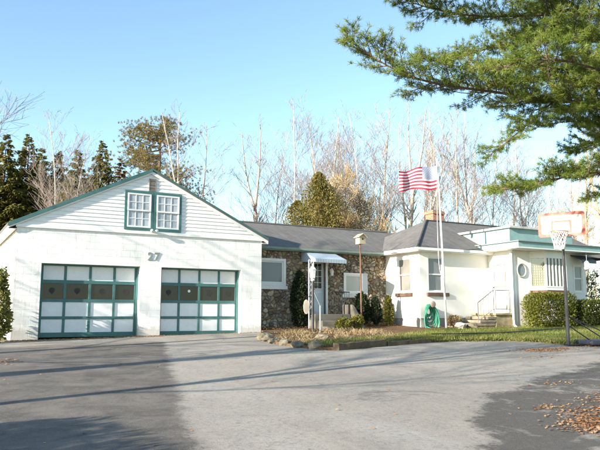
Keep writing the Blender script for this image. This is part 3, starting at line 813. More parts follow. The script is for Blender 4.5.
# lower tier
m = MB(); m.box(18.80, 23.95, 17.17, 26.2, 3.13, 3.165); m.build('soffit', WHITE, hou)
m = MB(); m.prism([(18.83,17.2,3.17),(23.92,17.2,3.17),(23.92,26.2,3.17),(18.83,26.2,3.17)], (0,0,.20)); m.build('lower_roof_slab', PALE_TEAL, hou)
m = MB(); m.box(18.77, 23.98, 17.14, 26.25, 3.372, 3.405); m.build('drip_edge', pm('grey_drip_edge', (.24,.26,.25), .6), hou)
m = MB(); m.prism([(19.16,17.92,3.41),(22.7,17.92,3.41),(22.7,25.6,3.41),(19.16,25.6,3.41)], (0,0,.55)); m.build('upper_roof_tier', PALE_TEAL, hou)
m = MB(); m.box(19.06, 22.8, 17.8, 25.7, 3.962, 4.05); m.build('upper_roof_edge', ROOFEDGE, hou, bevel=.01)
# round window
m = MB(); m.T = TE; k = 24
m.tube([(19.77+.235*math.cos(a), .015, 2.37+.255*math.sin(a)) for a in [2*math.pi*i/k for i in range(k)]], .03, 8, closed=True)
rw = m.build('round_window', pm('round_frame', (.45,.43,.40), .5), hou, smooth=True)
m = MB(); m.T = TE; m.prism([(19.77+.225*math.cos(2*math.pi*i/k), .006, 2.37+.245*math.sin(2*math.pi*i/k)) for i in range(k)], (0,.005,0)); m.build('pane', GLASSG, rw)
# bay window
B = [(20.24,Yf),(20.60,Yf-.46),(21.76,Yf-.46),(22.12,Yf)]
def flat_T(a, b):
    u = V((b[0]-a[0], b[1]-a[1], 0)).normalized(); n = V((u.y,-u.x,0)); return frame_T((a[0],a[1],0), u, n), math.dist(a, b)
bay = None
m = MB(); m.prism([(x,y,1.62) for x, y in B], (0,0,.1)); bay = m.build('bay_window', WHITE, hou)
m = MB(); m.prism([(x,y,2.90) for x, y in B], (0,0,.228)); m.build('bay_header', WHITE, bay)
m = MB(); m.prism([(20.18,Yf-.002,1.50),(20.57,Yf-.52,1.50),(21.79,Yf-.52,1.50),(22.18,Yf-.002,1.50)], (0,0,.118)); m.build('sill', SILL, bay, bevel=.01)
for i, (a, b) in enumerate(((B[0],B[1]),(B[1],B[2]),(B[2],B[3]))):
    T, L = flat_T(a, b)
    f = MB(); f.T = T; ring(f, .0, L, 1.722, 2.898, .05, -.05, .012)
    nn = 1 if i != 1 else 2
    if i == 1:
        for q in range(1, 6): f.box(L*q/6-.026, L*q/6+.026, -.05, .008, 1.775, 2.845)
    f.build('bay_frame', WHITE, bay)
    f = MB(); f.T = T; f.box(.04, L-.04, -.03, -.026, 1.76, 2.86); f.build('pane', CLEAR, bay)
    bl = MB(); bl.T = T; dk = MB(); dk.T = T
    dk.box(.02, L-.02, -.30, -.29, 1.72, 2.89); dk.build('dark_room_back', DARKIN, bay)  # dark back plane painted as the unlit room behind the blinds
    if i == 1:
        k = 11
        for q in range(k):
            xc = .06+(L-.12)*(q+.5)/k; a_ = .030 if q % 2 else .024
            bl.add([(xc-a_,-.11,1.74),(xc+a_,-.085,1.74),(xc+a_,-.085,2.88),(xc-a_,-.11,2.88)], [(0,1,2,3)])
        bl.box(.05, L-.05, -.13, -.06, 2.72, 2.88)
        bl.build('vertical_blind', pm('blind_white', (.70,.72,.74), .6, .05, 5), bay, recalc=False)
    else:
        for q in range(6):
            xc = .05+(L-.1)*(q+.5)/6; bl.add([(xc-.03,-.09,1.74),(xc+.03,-.08,1.74),(xc+.03,-.08,2.88),(xc-.03,-.09,2.88)], [(0,1,2,3)])
        for q in range(12):
            z = 1.78+q*.098; bl.box(.05, L-.05, -.076, -.07, z, z+.03, 1)
        bl.box(.045, L-.045, -.068, -.06, 2.60, 2.88, 1)
        bl.build('lattice_blind', [BLIND, BLINDB], bay, recalc=False)
# right hand window with dark awning
window(hou, TE, 22.72, 23.32, 1.55, 2.72, WHITE, WHITE, GLASSG, .06, .02, 1, 1, True)
m = MB(); m.prism([(22.6,Yf-.003,3.06),(23.46,Yf-.003,3.06),(23.46,Yf-.55,2.82),(22.6,Yf-.55,2.82)], (0,0,.03)); m.box(22.6,23.46,Yf-.56,Yf-.545,2.72,2.85); m.build('awning', AWNB, hou)

# --- side steps
m = MB(); m.box(18.42, Xe-.003, 18.06, 19.255, .0, .66); m.box(18.36, Xe-.004, 18.0, 19.254, .662, .745)
m.build('side_landing', MOSSY, hou, bevel=.015)
r = random.Random(4); m = MB()
for i, (xa, zt) in enumerate(((18.02,.615),(17.62,.49),(17.24,.375),(16.88,.27))):
    z0 = 0
    m.box(xa+r.uniform(-.03,.03), 18.415, 18.10+r.uniform(-.06,.03)-.003*i, 19.25-.003*i, zt-.11, zt)
    m.box(xa+.05, 18.414, 18.16-.003*i, 19.24-.003*i, z0, zt-.111)
m.build('side_steps', STEPST, hou, bevel=.025)
m = MB()
tp = [(17.62,18.14,1.12),(18.42,18.14,1.60),(19.27,18.14,1.60)]
m.tube(tp, .018, 6)
m.tube([(17.62,18.14,1.12),(17.62,18.14,.28)], .018, 6); m.tube([(18.42,18.14,1.60),(18.42,18.14,.75)], .018, 6); m.tube([(19.24,18.14,1.6),(19.24,18.14,.75)], .018, 6)
m.tube([(18.42,18.14,.88),(19.27,18.14,.88)], .012, 5); m.tube([(17.62,18.14,.45),(18.42,18.14,.9)], .012, 5)
for i in range(1, 6): x = 17.62+.8*i/6; m.tube([(x,18.14,.45+.45*i/6),(x,18.14,1.12+.48*i/6)], .008, 5)
for i in range(1, 7): x = 18.42+.82*i/7; m.tube([(x,18.14,.88),(x,18.14,1.6)], .008, 5)
m.build('step_railing', STEPIRON, hou)

# ------------------------------------------------------------------ props
def at_ground(x, y, dz=0): return V((x, y, plane_z(x, y)+dz))

# flagpole and flag
fb = at_ground(16.49, 18.6, .12); ft = V((16.28, 18.6, 6.38))
fp = thing('flagpole', 'tall white flagpole standing in front of the white hipped wing', 'flagpole', fb)
m = MB(); m.tube([fb-V((0,0,.2)), fb.lerp(ft,.5), ft], [.042,.036,.026], 12); m.build('pole', POLEW, fp, smooth=True)
m = MB(); m.lathe(ft, [(.01,-.01),(.045,.0),(.06,.04),(.045,.085),(.008,.10)], 12); m.build('finial', POLEW, fp, smooth=True)
hal = smoothline([ft+V((-.05,-.03,-.08)), ft+V((-.13,-.05,-2.4)), ft+V((-.10,-.05,-3.9)), V((16.30,18.55,2.0)), V((16.44,18.56,1.3))], 8)
m = MB(); m.tube(hal, .008, 5); m.tube([V((16.44,18.56,1.3)), V((16.455,18.57,1.22))], .02, 6); m.build('halyard', NETM, fp)
def flag_obj():
    L, Hh = 1.52, .86; nu, nv = 46, 20
    top = V((16.24, 18.57, 6.20)); u = V((-.86,.42,-.12)).normalized(); n = V((.44,.9,0)).normalized(); w = V((0,0,1))
    vs = []; uvs = []
    def pos(a, b):
        amp = .03+.13*a**.8
        y = amp*math.sin(a*10.5+b*1.6)+.04*a*math.sin(a*21-b*3)
        x = a*L*.98; z = -b*Hh*(1-.10*a) - .045*a*math.sin(a*9+.5) - .06*a*a - .06*b*math.sin(a*7)
        return top + u*x + n*y + w*z
    for j in range(nv+1):
        for i in range(nu+1):
            vs.append(pos(i/nu, j/nv)); uvs.append((i/nu, 1-j/nv))
    fs = [(j*(nu+1)+i, j*(nu+1)+i+1, (j+1)*(nu+1)+i+1, (j+1)*(nu+1)+i) for j in range(nv) for i in range(nu)]
    nf = len(fs)
    for r_ in range(9):                      # fifty stars on both faces
        for c_ in range(6 if r_ % 2 == 0 else 5):
            a0 = .4*((c_*2+1+(r_ % 2))/12); b0 = (7/13)*((r_+1)/10)
            for sd_ in (-1, 1):
                f0 = len(vs)
                for q in range(10):
                    rr = (.017 if q % 2 == 0 else .007); an = math.pi/2+q*math.pi/5
                    vs.append(pos(a0+rr*math.cos(an)/1.52, b0-rr*math.sin(an)/.86) + n*sd_*.004); uvs.append((0,0))
                fs.append(tuple(range(f0, f0+10)))
    me = bpy.data.meshes.new('flag'); me.from_pydata([tuple(v-fb) for v in vs], [], fs); me.materials.append(FLAG); me.materials.append(WHITE)
    me.polygons.foreach_set('material_index', [0]*nf+[1]*(len(fs)-nf))
    lay = me.uv_layers.new(name='UVMap')
    for p in me.polygons:
        for li in p.loop_indices: lay.data[li].uv = uvs[me.loops[li].vertex_index]
    me.polygons.foreach_set('use_smooth', [True]*len(me.polygons))
    ob = bpy.data.objects.new('flag', me); COL.objects.link(ob); ob.location = fb
    tag(ob, 'faded red and white striped flag with star corner paled for sun glare flying from pole', 'flag')
flag_obj()

# hose
def hose():
    c = V((16.13, 19.10, .70))
    t = thing('garden_hose', 'green garden hose coiled on a wall hanger below the flagpole window', 'hose', (16.13,19.10,.14))
    r = random.Random(2); m = MB()
    for k in range(20):
        w = .08+.0145*k+r.uniform(-.025,.025); h = .17+.0195*k+r.uniform(-.04,.04); y = .07-.011*k+r.uniform(-.015,.015)
        cc = c+V((r.uniform(-.03,.03), y, .34-h+r.uniform(-.02,.02)))
        m.tube([cc+V((w*math.cos(a)*(1-.16*math.sin(a)), .02*math.sin(3*a+k), h*math.sin(a))) for a in [2*math.pi*i/26 for i in range(26)]], .019, 7, closed=True)
    m.tube(smoothline([c+V((-.2,-.1,-.3)), c+V((-.28,-.14,-.44)), c+V((-.1,-.3,-.52)), c+V((.2,-.35,-.51)), c+V((.4,-.25,-.5))], 6), .021, 7)
    m.build('hose_coil', HOSE, t, smooth=True)
    m = MB(); m.tube([c+V((.02,.13,.30)), c+V((.02,-.17,.30))], .05, 10); m.lathe(c+V((.02,-.19,.36)), [(.03,-.03),(.11,-.03),(.12,0),(.11,.02),(.03,.02)], 14, axis='y'); m.build('hose_hanger', PINK, t, smooth=True)
hose()

# lamp post with hanging oval sign
lb = at_ground(10.74, 18.39, .12)
lp = thing('lamp_post', 'dark lamp post with white lantern top standing in garden bed before front door', 'lamp post', lb)
m = MB(); m.tube([lb-V((0,0,.2)), lb+V((0,0,1.62))], .042, 10); m.tube([lb+V((-.32,0,1.12)), lb+V((.0,0,1.12))], .013, 6); m.tube([lb+V((0,0,1.45)), lb+V((.30,0,1.45))], .012, 6); m.build('post', BLACKM, lp)
m = MB(); m.lathe(lb+V((0,0,1.62)), [(.04,0),(.07,.03),(.055,.06),(.085,.10),(.115,.36),(.13,.37),(.05,.47),(.02,.50),(.025,.53),(.004,.56)], 6); m.build('lantern', FEED, lp)
s = MB(); k = 20; sc0 = lb+V((-.24,0,.80))
s.prism([(sc0.x+.10*math.cos(2*math.pi*i/k), sc0.y-.012, sc0.z+.23*math.sin(2*math.pi*i/k)) for i in range(k)], (0,.024,0), 0)
s.tube([sc0+V((0,0,.23)), sc0+V((0,0,.31))], .006, 5, 1)
so = s.build('hanging_sign', [SIGNO, BLACKM], loc=tuple(sc0+V((0,0,.3)))); tag(so, 'small oval cream sign hanging from the lamp post arm', 'sign')
# handrail beside it
hb = at_ground(11.35, 18.95, .12)
hr = thing('handrail', 'thin pale metal handrail sloping down beside the dark lamp post', 'handrail', hb)
m = MB(); m.tube([hb-V((0,0,.1)), hb+V((0,0,.82))], .022, 8); m.tube([hb+V((0,0,.82)), hb+V((-.42,-.30,1.28))], .018, 8); m.build('rail', pm('grey_rail', (.42,.45,.48), .5), hr)

# birdhouse pole
bb = at_ground(13.72, 20.0, .12)
bp = thing('birdhouse', 'wooden birdhouse on a tall thin brown pole before the stone wall', 'birdhouse', bb)
bt = V((bb.x, bb.y, 3.25))
m = MB(); m.tube([bb-V((0,0,.2)), bt+V((-.02,0,0))], [.032,.026], 8); m.build('pole', RUSTP, bp)
m = MB(); x, y, z = bt; w = .13
m.prism([(x-w,y-.14,z),(x+w,y-.14,z),(x+w,y-.14,z+.26),(x,y-.14,z+.36),(x-w,y-.14,z+.26)], (0,.28,0)); bx_ = m.build('nest_box', BIRDH, bp)
m = MB()
for sg in (-1, 1): m.prism([(x,y-.19,z+.365),(x+sg*.19,y-.19,z+.235),(x+sg*.19,y-.19,z+.255),(x,y-.19,z+.387)], (0,.38,0))
m.build('roof', BIRDH, bx_)
m = MB(); m.lathe((x,y-.144,z+.18), [(.035,0),(.035,.003)], 12, axis='y'); m.build('entrance_hole', DARKIN, bx_)

# basketball hoop
P0 = at_ground(14.9, 12.06, .022)
bn = V((-.876,-.482,0)); bu = V((.482,-.876,0)); up = V((0,0,1))
hp = thing('basketball_hoop', 'portable basketball hoop with faded orange bordered backboard beside driveway', 'basketball hoop', P0)
BT = frame_T((P0.x, P0.y, P0.z), bu, bn)
m = MB(); m.T = BT; m.tube([(0,0,.02),(0,0,1.1),(0,0,2.2),(0,0,3.25)], [.048,.044,.038,.036], 12); m.box(-.03,.03,.0,.085,3.0,3.3); m.box(-.03,.03,.02,.085,2.85,2.99)
m.build('pole', METALG, hp)
bz0, bz1, bw = 2.92, 3.58, .60
m = MB(); m.T = BT
cr = .07; pts = []
for cx_, cz_, a0 in ((bw-cr,bz1-cr,0),(-bw+cr,bz1-cr,90),(-bw+cr,bz0+cr,180),(bw-cr,bz0+cr,270)):
    for i in range(5): a = R(a0+i*22.5); pts.append((cx_+cr*math.cos(a), .088, cz_+cr*math.sin(a)))
m.prism(pts, (0,.03,0)); bd = m.build('backboard', BOARDW, hp)
m = MB(); m.T = BT
inn = [(p[0]*.87, .0, (p[2]-(bz0+bz1)/2)*.76+(bz0+bz1)/2) for p in pts]; k = len(pts)
for i in range(k):
    j = (i+1) % k
    m.prism([(pts[i][0],.119,pts[i][2]),(pts[j][0],.119,pts[j][2]),(inn[j][0],.119,inn[j][2]),(inn[i][0],.119,inn[i][2])], (0,.003,0))
ring(m, -.26, .26, bz0+.09, bz0+.44, .05, .119, .1225); m.build('border', ORANGE, bd)
rz = 3.01
m = MB(); m.T = BT; rc = (0,.118+.15+.22,rz)
m.tube([(.225*math.cos(a), rc[1]+.225*math.sin(a), rz) for a in [2*math.pi*i/24 for i in range(24)]], .012, 8, closed=True)
m.box(-.07,.07,.123,.28,rz-.03,rz-.005); m.build('rim', ORANGE, hp)
m = MB(); m.T = BT; ns = 12; lv = [(.222,0),(.205,-.10),(.175,-.21),(.145,-.32),(.13,-.45)]
def np_(k_, a): r_, h_ = lv[k_]; return (r_*math.cos(a), rc[1]+r_*math.sin(a), rz+h_)
for i in range(ns):
    for sg in (-1, 1):
        m.tube([np_(k_, 2*math.pi*(i+sg*.5*k_)/ns) for k_ in range(5)], .0085, 4)
for k_ in (4,): m.tube([np_(k_, 2*math.pi*i/16) for i in range(16)], .010, 4, closed=True)
m.build('net', NETM, hp)
m = MB(); BT2 = frame_T((P0.x, P0.y, P0.z), (-.20,-.98,0), (-.98,.20,0)); m.T = BT2
m.prism([(-.36,-.45,.03),(.36,-.45,.03),(.42,-1.0,.03),(.38,-1.6,.03),(-.38,-1.6,.03),(-.42,-1.0,.03)], (0,0,.13)); m.build('base_tank', TANKM, hp, bevel=.04)
m = MB(); m.T = BT2
m.tube([(0,-.02,.8),(-.3,-1.45,.16)], .016, 6); m.tube([(0,-.02,.8),(.3,-1.45,.16)], .016, 6); m.tube([(0,-.02,.55),(.0,-.7,.15)], .016, 6); m.box(-.1,.1,-.7,.07,.02,.05); m.build('brace', BLACKM, hp)
for sx in (-.2, .2):
    m = MB(); m.T = BT2; m.lathe((sx*1.5,-.50,.085), [(.03,-.025),(.075,-.025),(.08,0),(.075,.025),(.03,.025)], 16, axis='x'); m.build('wheel', BLACKM, hp, smooth=True)

# hanging feeder
fd = V((22.62, 17.24, 3.12))
s = MB(); s.tube([fd, fd+V((0,0,-.34))], .006, 5); s.lathe(fd+V((0,0,-.68)), [(.02,0),(.10,.02),(.11,.09),(.085,.12),(.095,.28),(.05,.34),(.01,.36)], 14)
o = s.build('bird_feeder', FEED, smooth=True, loc=tuple(fd)); tag(o, 'white bird feeder hanging from the roof edge near the dark awning', 'bird feeder')

# landscape timbers and rocks along the bed edge
def timber(a, b, w, h, label):
    a = V(a); b = V(b); L = (b-a).length; d = (b-a).normalized(); n = V((d.y,-d.x,0)).normalized()
    m = MB(); r = random.Random(int(a.x*100)); k = 14; vs = []
    for i in range(k+1):
        p = a.lerp(b, i/k)
        for su, sz in ((-1,0),(1,0),(1,1),(-1,1)):
            vs.append(p + n*su*w/2*(1+r.uniform(-.08,.08)) + V((0,0,(-.06 if sz == 0 else h*(1+r.uniform(-.09,.06))))))
    fs = [(3,2,1,0), (k*4,k*4+1,k*4+2,k*4+3)]
    for i in range(k):
        for j in range(4): q = (j+1) % 4; fs.append((i*4+j, i*4+q, (i+1)*4+q, (i+1)*4+j))
    m.add(vs, fs); o = m.build('landscape_timber', TIMBER, bevel=.012, loc=tuple(a)); tag(o, label, 'timber', 'old timbers edging the garden bed')
timber(at_ground(8.78,13.92,.0), at_ground(10.55,14.36,.0), .2, .19, 'weathered timber at the blunt front corner of the garden bed')
timber(at_ground(10.62,14.38,.0), at_ground(12.3,14.62,.0), .18, .13, 'long dark timber edging the grass between garden bed corner and lawn')
def rock(x, y, s, seed, mat, label, dz=.1):
    bm = bmesh.new(); bmesh.ops.create_icosphere(bm, subdivisions=3, radius=1)
    for v in bm.verts:
        n = mnoise.noise(v.co*1.1+V((seed*3.1,seed,0)))*.45+mnoise.noise(v.co*3+V((seed,0,7)))*.14
        v.co *= 1+n; v.co.x *= s[0]; v.co.y *= s[1]; v.co.z *= s[2]
    me = bpy.data.meshes.new('edging_rock'); bm.to_mesh(me); bm.free(); me.materials.append(mat)
    me.polygons.foreach_set('use_smooth', [False]*len(me.polygons))
    o = bpy.data.objects.new('edging_rock', me); COL.objects.link(o); o.location = at_ground(x, y, dz); o.rotation_euler = (0,0,seed*1.7)
    tag(o, label, 'rock', 'rocks edging the garden bed'); return o
rk = random.Random(11)
edge = [(8.52,14.45),(8.36,15.05),(8.33,15.75),(8.32,16.35),(8.45,17.0),(8.62,17.6),(8.95,18.2),(9.3,18.9)]
names = ['mossy rock next to the timber end at the front of the garden bed', 'second mossy rock behind the timber end along the bed edge', 'low rock midway along the left edge of the garden bed',
         'flat rock at the driveway side of the garden bed before the lamp post', 'rock at the widest bulge of the bed toward the garage', 'small rock where the bed edge turns toward the garage', 'rock beside the driveway nearer the garage corner', 'last rock of the bed edge closest to the garage corner']
for i, ((x, y), nm) in enumerate(zip(edge, names)): rock(x, y, (.22+rk.uniform(-.05,.07), .16+rk.uniform(-.03,.05), .09+rk.uniform(0,.05)), i+1, ROCK, nm, .07)
rock(16.75, 18.15, (.42,.2,.13), 21, pm('pale_rock', (.44,.42,.38), .9, .2, 5), 'long pale flat stone lying on soil at the foot of the flagpole', .17)
rock(17.1, 17.9, (.22,.16,.12), 23, ROCK, 'small dark stone beside the lowest mossy side step', .16)
rock(9.7, 16.1, (.24,.18,.09), 25, ROCK, 'rounded grey boulder among dry stems inside the garden bed', .16)
# thin dark tube across the lawn
m = MB(); pts = smoothline([at_ground(13.2,15.55,.17), at_ground(15.2,15.0,.175), at_ground(17.5,15.3,.18), at_ground(19.6,15.75,.185)], 8)
m.tube(pts, .013, 8); o = m.build('dark_lawn_tube', BLACKM, loc=tuple(pts[0])); tag(o, 'thin dark tube lying across the lawn below the hedge', 'pipe')

# ------------------------------------------------------------------ vegetation generators
class Tri:
    """fast triangle soup with tubes"""
    def __init__(s): s.v = []; s.f = []
    def tri(s, a, b, c):
        n = len(s.v); s.v += [a, b, c]; s.f.append((n, n+1, n+2))
    def quad(s, a, b, c, d):
        n = len(s.v); s.v += [a, b, c, d]; s.f.append((n, n+1, n+2, n+3))
    def build(s, name, mat, parent=None, smooth=False):
        me = bpy.data.meshes.new(name); me.from_pydata([tuple(p) for p in s.v], [], s.f); me.materials.append(mat)
        if smooth: me.polygons.foreach_set('use_smooth', [True]*len(me.polygons))
        o = bpy.data.objects.new(name, me); COL.objects.link(o)
        if parent is not None: o.parent = parent
        return o
def rvec(r):
    while True:
        v = V((r.uniform(-1,1), r.uniform(-1,1), r.uniform(-1,1)))
        if .01 < v.length_squared <= 1: return v.normalized()

def bare_tree(name, seed, H, r0, wood, twig, fork=0, spread=1.0, dens=1.0, asc=.9, bareto=.25, levels=3, lean=0, tw=.0075):
    """trunk + crown of bare branches, base at origin"""
    r = random.Random(seed)
    root = thing(name, 'x', 'tree')
    tr = MB(); br = MB()
    def grow(p, d, L, rad, lev):
        k = 4 if lev < levels else 3
        pts = [p]; q = p.copy(); dd = d.copy()
        for i in range(k):
            dd = (dd + rvec(r)*.16 + V((0,0,.10*asc))).normalized(); q = q + dd*(L/k); pts.append(q.copy())
        br.tube(pts, [max(tw*.8, rad*(1-.75*i/k)) for i in range(k+1)], 5 if lev == 1 else 3, caps=False)
        if lev >= levels: return
        nc = max(2, int((L*2.8 if lev == 1 else L*5.0)*dens+r.random()))
        for i in range(nc):
            t = r.uniform(.2, 1); j = min(k-1, int(t*k)); bp_ = pts[j].lerp(pts[j+1], t*k-j)
            bd_ = (pts[j+1]-pts[j]).normalized()
            sd_ = (rvec(r).cross(bd_)); sd_ = sd_.normalized() if sd_.length > .01 else V((1,0,0))
            nd = (bd_*.75+sd_*.7+V((0,0,.15*asc))).normalized()
            grow(bp_, nd, L*(.62-.25*t)*r.uniform(.7,1.2), max(tw, rad*.5*(1-.5*t)), lev+1)
    def stem(p, d, L, ra, rb, start):
        k = 10; pts = [p.copy()]; q = p.copy(); dd = d.copy()
        for i in range(k):
            dd = (dd+rvec(r)*.06+V((0,0,.04))).normalized(); q = q+dd*(L/k); pts.append(q.copy())
        tr.tube(pts, [ra+(rb-ra)*(i/k)**.8 for i in range(k+1)], 8, caps=False)
        nb = int(L*1.7*dens)
        for i in range(nb):
            t = start+(1-start)*((i+r.random())/nb); j = min(k-1, int(t*k)); bp_ = pts[j].lerp(pts[j+1], t*k-j)
            an = r.uniform(0, 6.283); nd = (V((math.cos(an)*spread, math.sin(an)*spread, .75*asc+.35*t))).normalized()
            rad = ra+(rb-ra)*t**.8
            grow(bp_, nd, (L*.34*(1-t)**.8+.7)*r.uniform(.6,1.15), max(tw*1.6, rad*.42), 1)
        return pts
    d0 = V((lean, 0, 1)).normalized()
    if fork:
        b = stem(V((0,0,-.3)), d0, H*fork, r0, r0*.75, .75)
        for i in range(2):
            an = r.uniform(0,3)+i*3.1; nd = (V((.26*math.cos(an), .26*math.sin(an), 1))).normalized()
            stem(b[-1], nd, H*(1-fork)*r.uniform(.88,1.02), r0*.62, .018, .12)
    else: stem(V((0,0,-.3)), d0, H+.3, r0, .015, bareto)
    tr.build('trunk', wood, root, smooth=True, recalc=False); br.build('crown', twig, root, recalc=False)
    return root

def tuft(T, p, d, size, n, w, r):
    for _ in range(n):
        q = (d*.9+rvec(r)).normalized(); L = size*r.uniform(.5,1.15)
        s = q.cross(rvec(r)); s = s.normalized()*w if s.length > .01 else V((w,0,0))
        b = p+q*(size*.06)+rvec(r)*(size*r.uniform(0,.42))
        T.tri(b-s, b+s, p+q*L)

def spruce(name, seed, H, rad, fol, dens=1.0, droop=.35, ls=1.0):
    r = random.Random(seed); root = thing(name, 'x', 'tree')
    tr = MB(); tr.tube([(0,0,-.3),(0,0,H*.5),(0,0,H)], [H*.016,H*.009,.01], 7, caps=False)
    F = Tri(); z = H*.06
    while z < H*.985:
        t = z/H; L0 = (rad*(1-t)**.9+.06)*(1+.25*mnoise.noise(V((seed, 0, z*1.1))))
        nb = max(5, int((6+6*(1-t))*dens))
        for i in range(nb):
            an = r.uniform(0,6.283); L = L0*r.uniform(.45,1.18)
            d = V((math.cos(an), math.sin(an), .25-.15*(1-t)))
            pts = [V((0,0,z+r.uniform(-.1,.1)))]; k = max(2, int(L/.28))
            for q in range(1, k+1):
                f = q/k; pts.append(pts[0]+V((d.x*L*f, d.y*L*f, L*(.22*f-droop*1.5*f*f+.35*f**3))))
            if L > .5: tr.tube(pts, [.022*(1-.7*i_/k) for i_ in range(k+1)], 3, caps=False)
            side = V((-d.y, d.x, 0)).normalized()
            for q in range(1, k+1):
                f = q/k; p = pts[q]; ax_ = (pts[q]-pts[q-1]).normalized()
                for sg in (-1, 1):
                    for rep in range(3):
                        l = (.16+.26*min(1, L0/1.4)+.26*L*(1-f))*ls*r.uniform(.6,1.25)
                        dd = (ax_*.7+side*sg*r.uniform(.4,1)+V((0,0,-r.uniform(.05,.75)))).normalized()
                        wv = ax_.cross(dd); wv = wv.normalized()*l*.30 if wv.length > .01 else V((0,0,.05))
                        e = ax_*l*.26
                        F.quad(p-e*.4, p+dd*l*.5-e+wv*.25, p+dd*l, p+dd*l*.5+e-wv*.25)
                        F.tri(p, p+dd*l*.55+V((0,0,-l*.45)), p+ax_*l*.4)
        z += .16+.10*(1-t)
    tr.build('trunk', BARKD, root, recalc=False); F.build('crown', fol, root)
    return root

def leafy(T, pts_fn, n, size, r, flat=0):
    for _ in range(n):
        p, nd = pts_fn(r)
        q = (nd+rvec(r)*.9).normalized(); s = q.cross(rvec(r)); s = s.normalized() if s.length > .01 else V((1,0,0))
        l = size*r.uniform(.6,1.25)
        T.quad(p, p+q*l*.5+s*l*.3, p+q*l, p+q*l*.5-s*l*.3)
def shrub(name, label, cat, loc, rx, ry, h, fol, n, size, seed, cone=0, lump=.22, group=None, box=0, lf=1.6):
    """leaf clump body with uneven outline; stems inside"""
    r = random.Random(seed); root = thing(name, label, cat, loc, group)
    T = Tri(); so = V((seed*1.3, seed*2.1, 0))
    def fn(r):
        while True:
            d = rvec(r); rad = r.uniform(.55, 1.0)**.6
            if box > .9:      # clipped block
                p = V((r.uniform(-1,1), r.uniform(-1,1), r.uniform(-1,1))); m_ = max(abs(p.x), abs(p.y), abs(p.z))
                if m_ < .7 and r.random() < .7: continue
                if abs(p.y) > .82 and p.z > .62 and ((abs(p.y)-.82)/.18)**2+((p.z-.62)/.38)**2 > 1: continue
                return V((p.x*rx, p.y*ry, h*.5*(1+p.z)+.01)), (p.normalized()+V((0,0,.3))).normalized()
            if box: m_ = max(abs(d.x), abs(d.y), abs(d.z)); d = d.lerp(d/m_, box)
            p = V((d.x*rx, d.y*ry, h*.5+d.z*h*.5))
            t = max(0, min(1, p.z/h)); k = (1-cone*t)
            b = 1+lump*mnoise.noise(V((d.x*lf, d.y*lf, t*3))+so)+lump*.5*mnoise.noise(V((d.x, d.y, t*2))*5+so)
            p = V((p.x*k*b*rad, p.y*k*b*rad, (h*.5+(p.z-h*.5)*rad*b)))
            if p.z > .0: return p, (d+V((0,0,.5))).normalized()
    leafy(T, fn, n, size, r)
    T.build('foliage', fol, root)
    m = MB()
    for i in range(7):
        an = r.uniform(0,6.28); m.tube([(0,0,-.08),(rx*.25*math.cos(an),ry*.25*math.sin(an),h*.35),(rx*.5*math.cos(an)*(1-cone*.6),ry*.5*math.sin(an)*(1-cone*.6),h*.75)], [.02,.015,.006], 4, caps=False)
    m.build('stems', BARKD, root, recalc=False).location = (0,0,0)
    # MB.build subtracts the root offset; stems are modelled locally
    return root

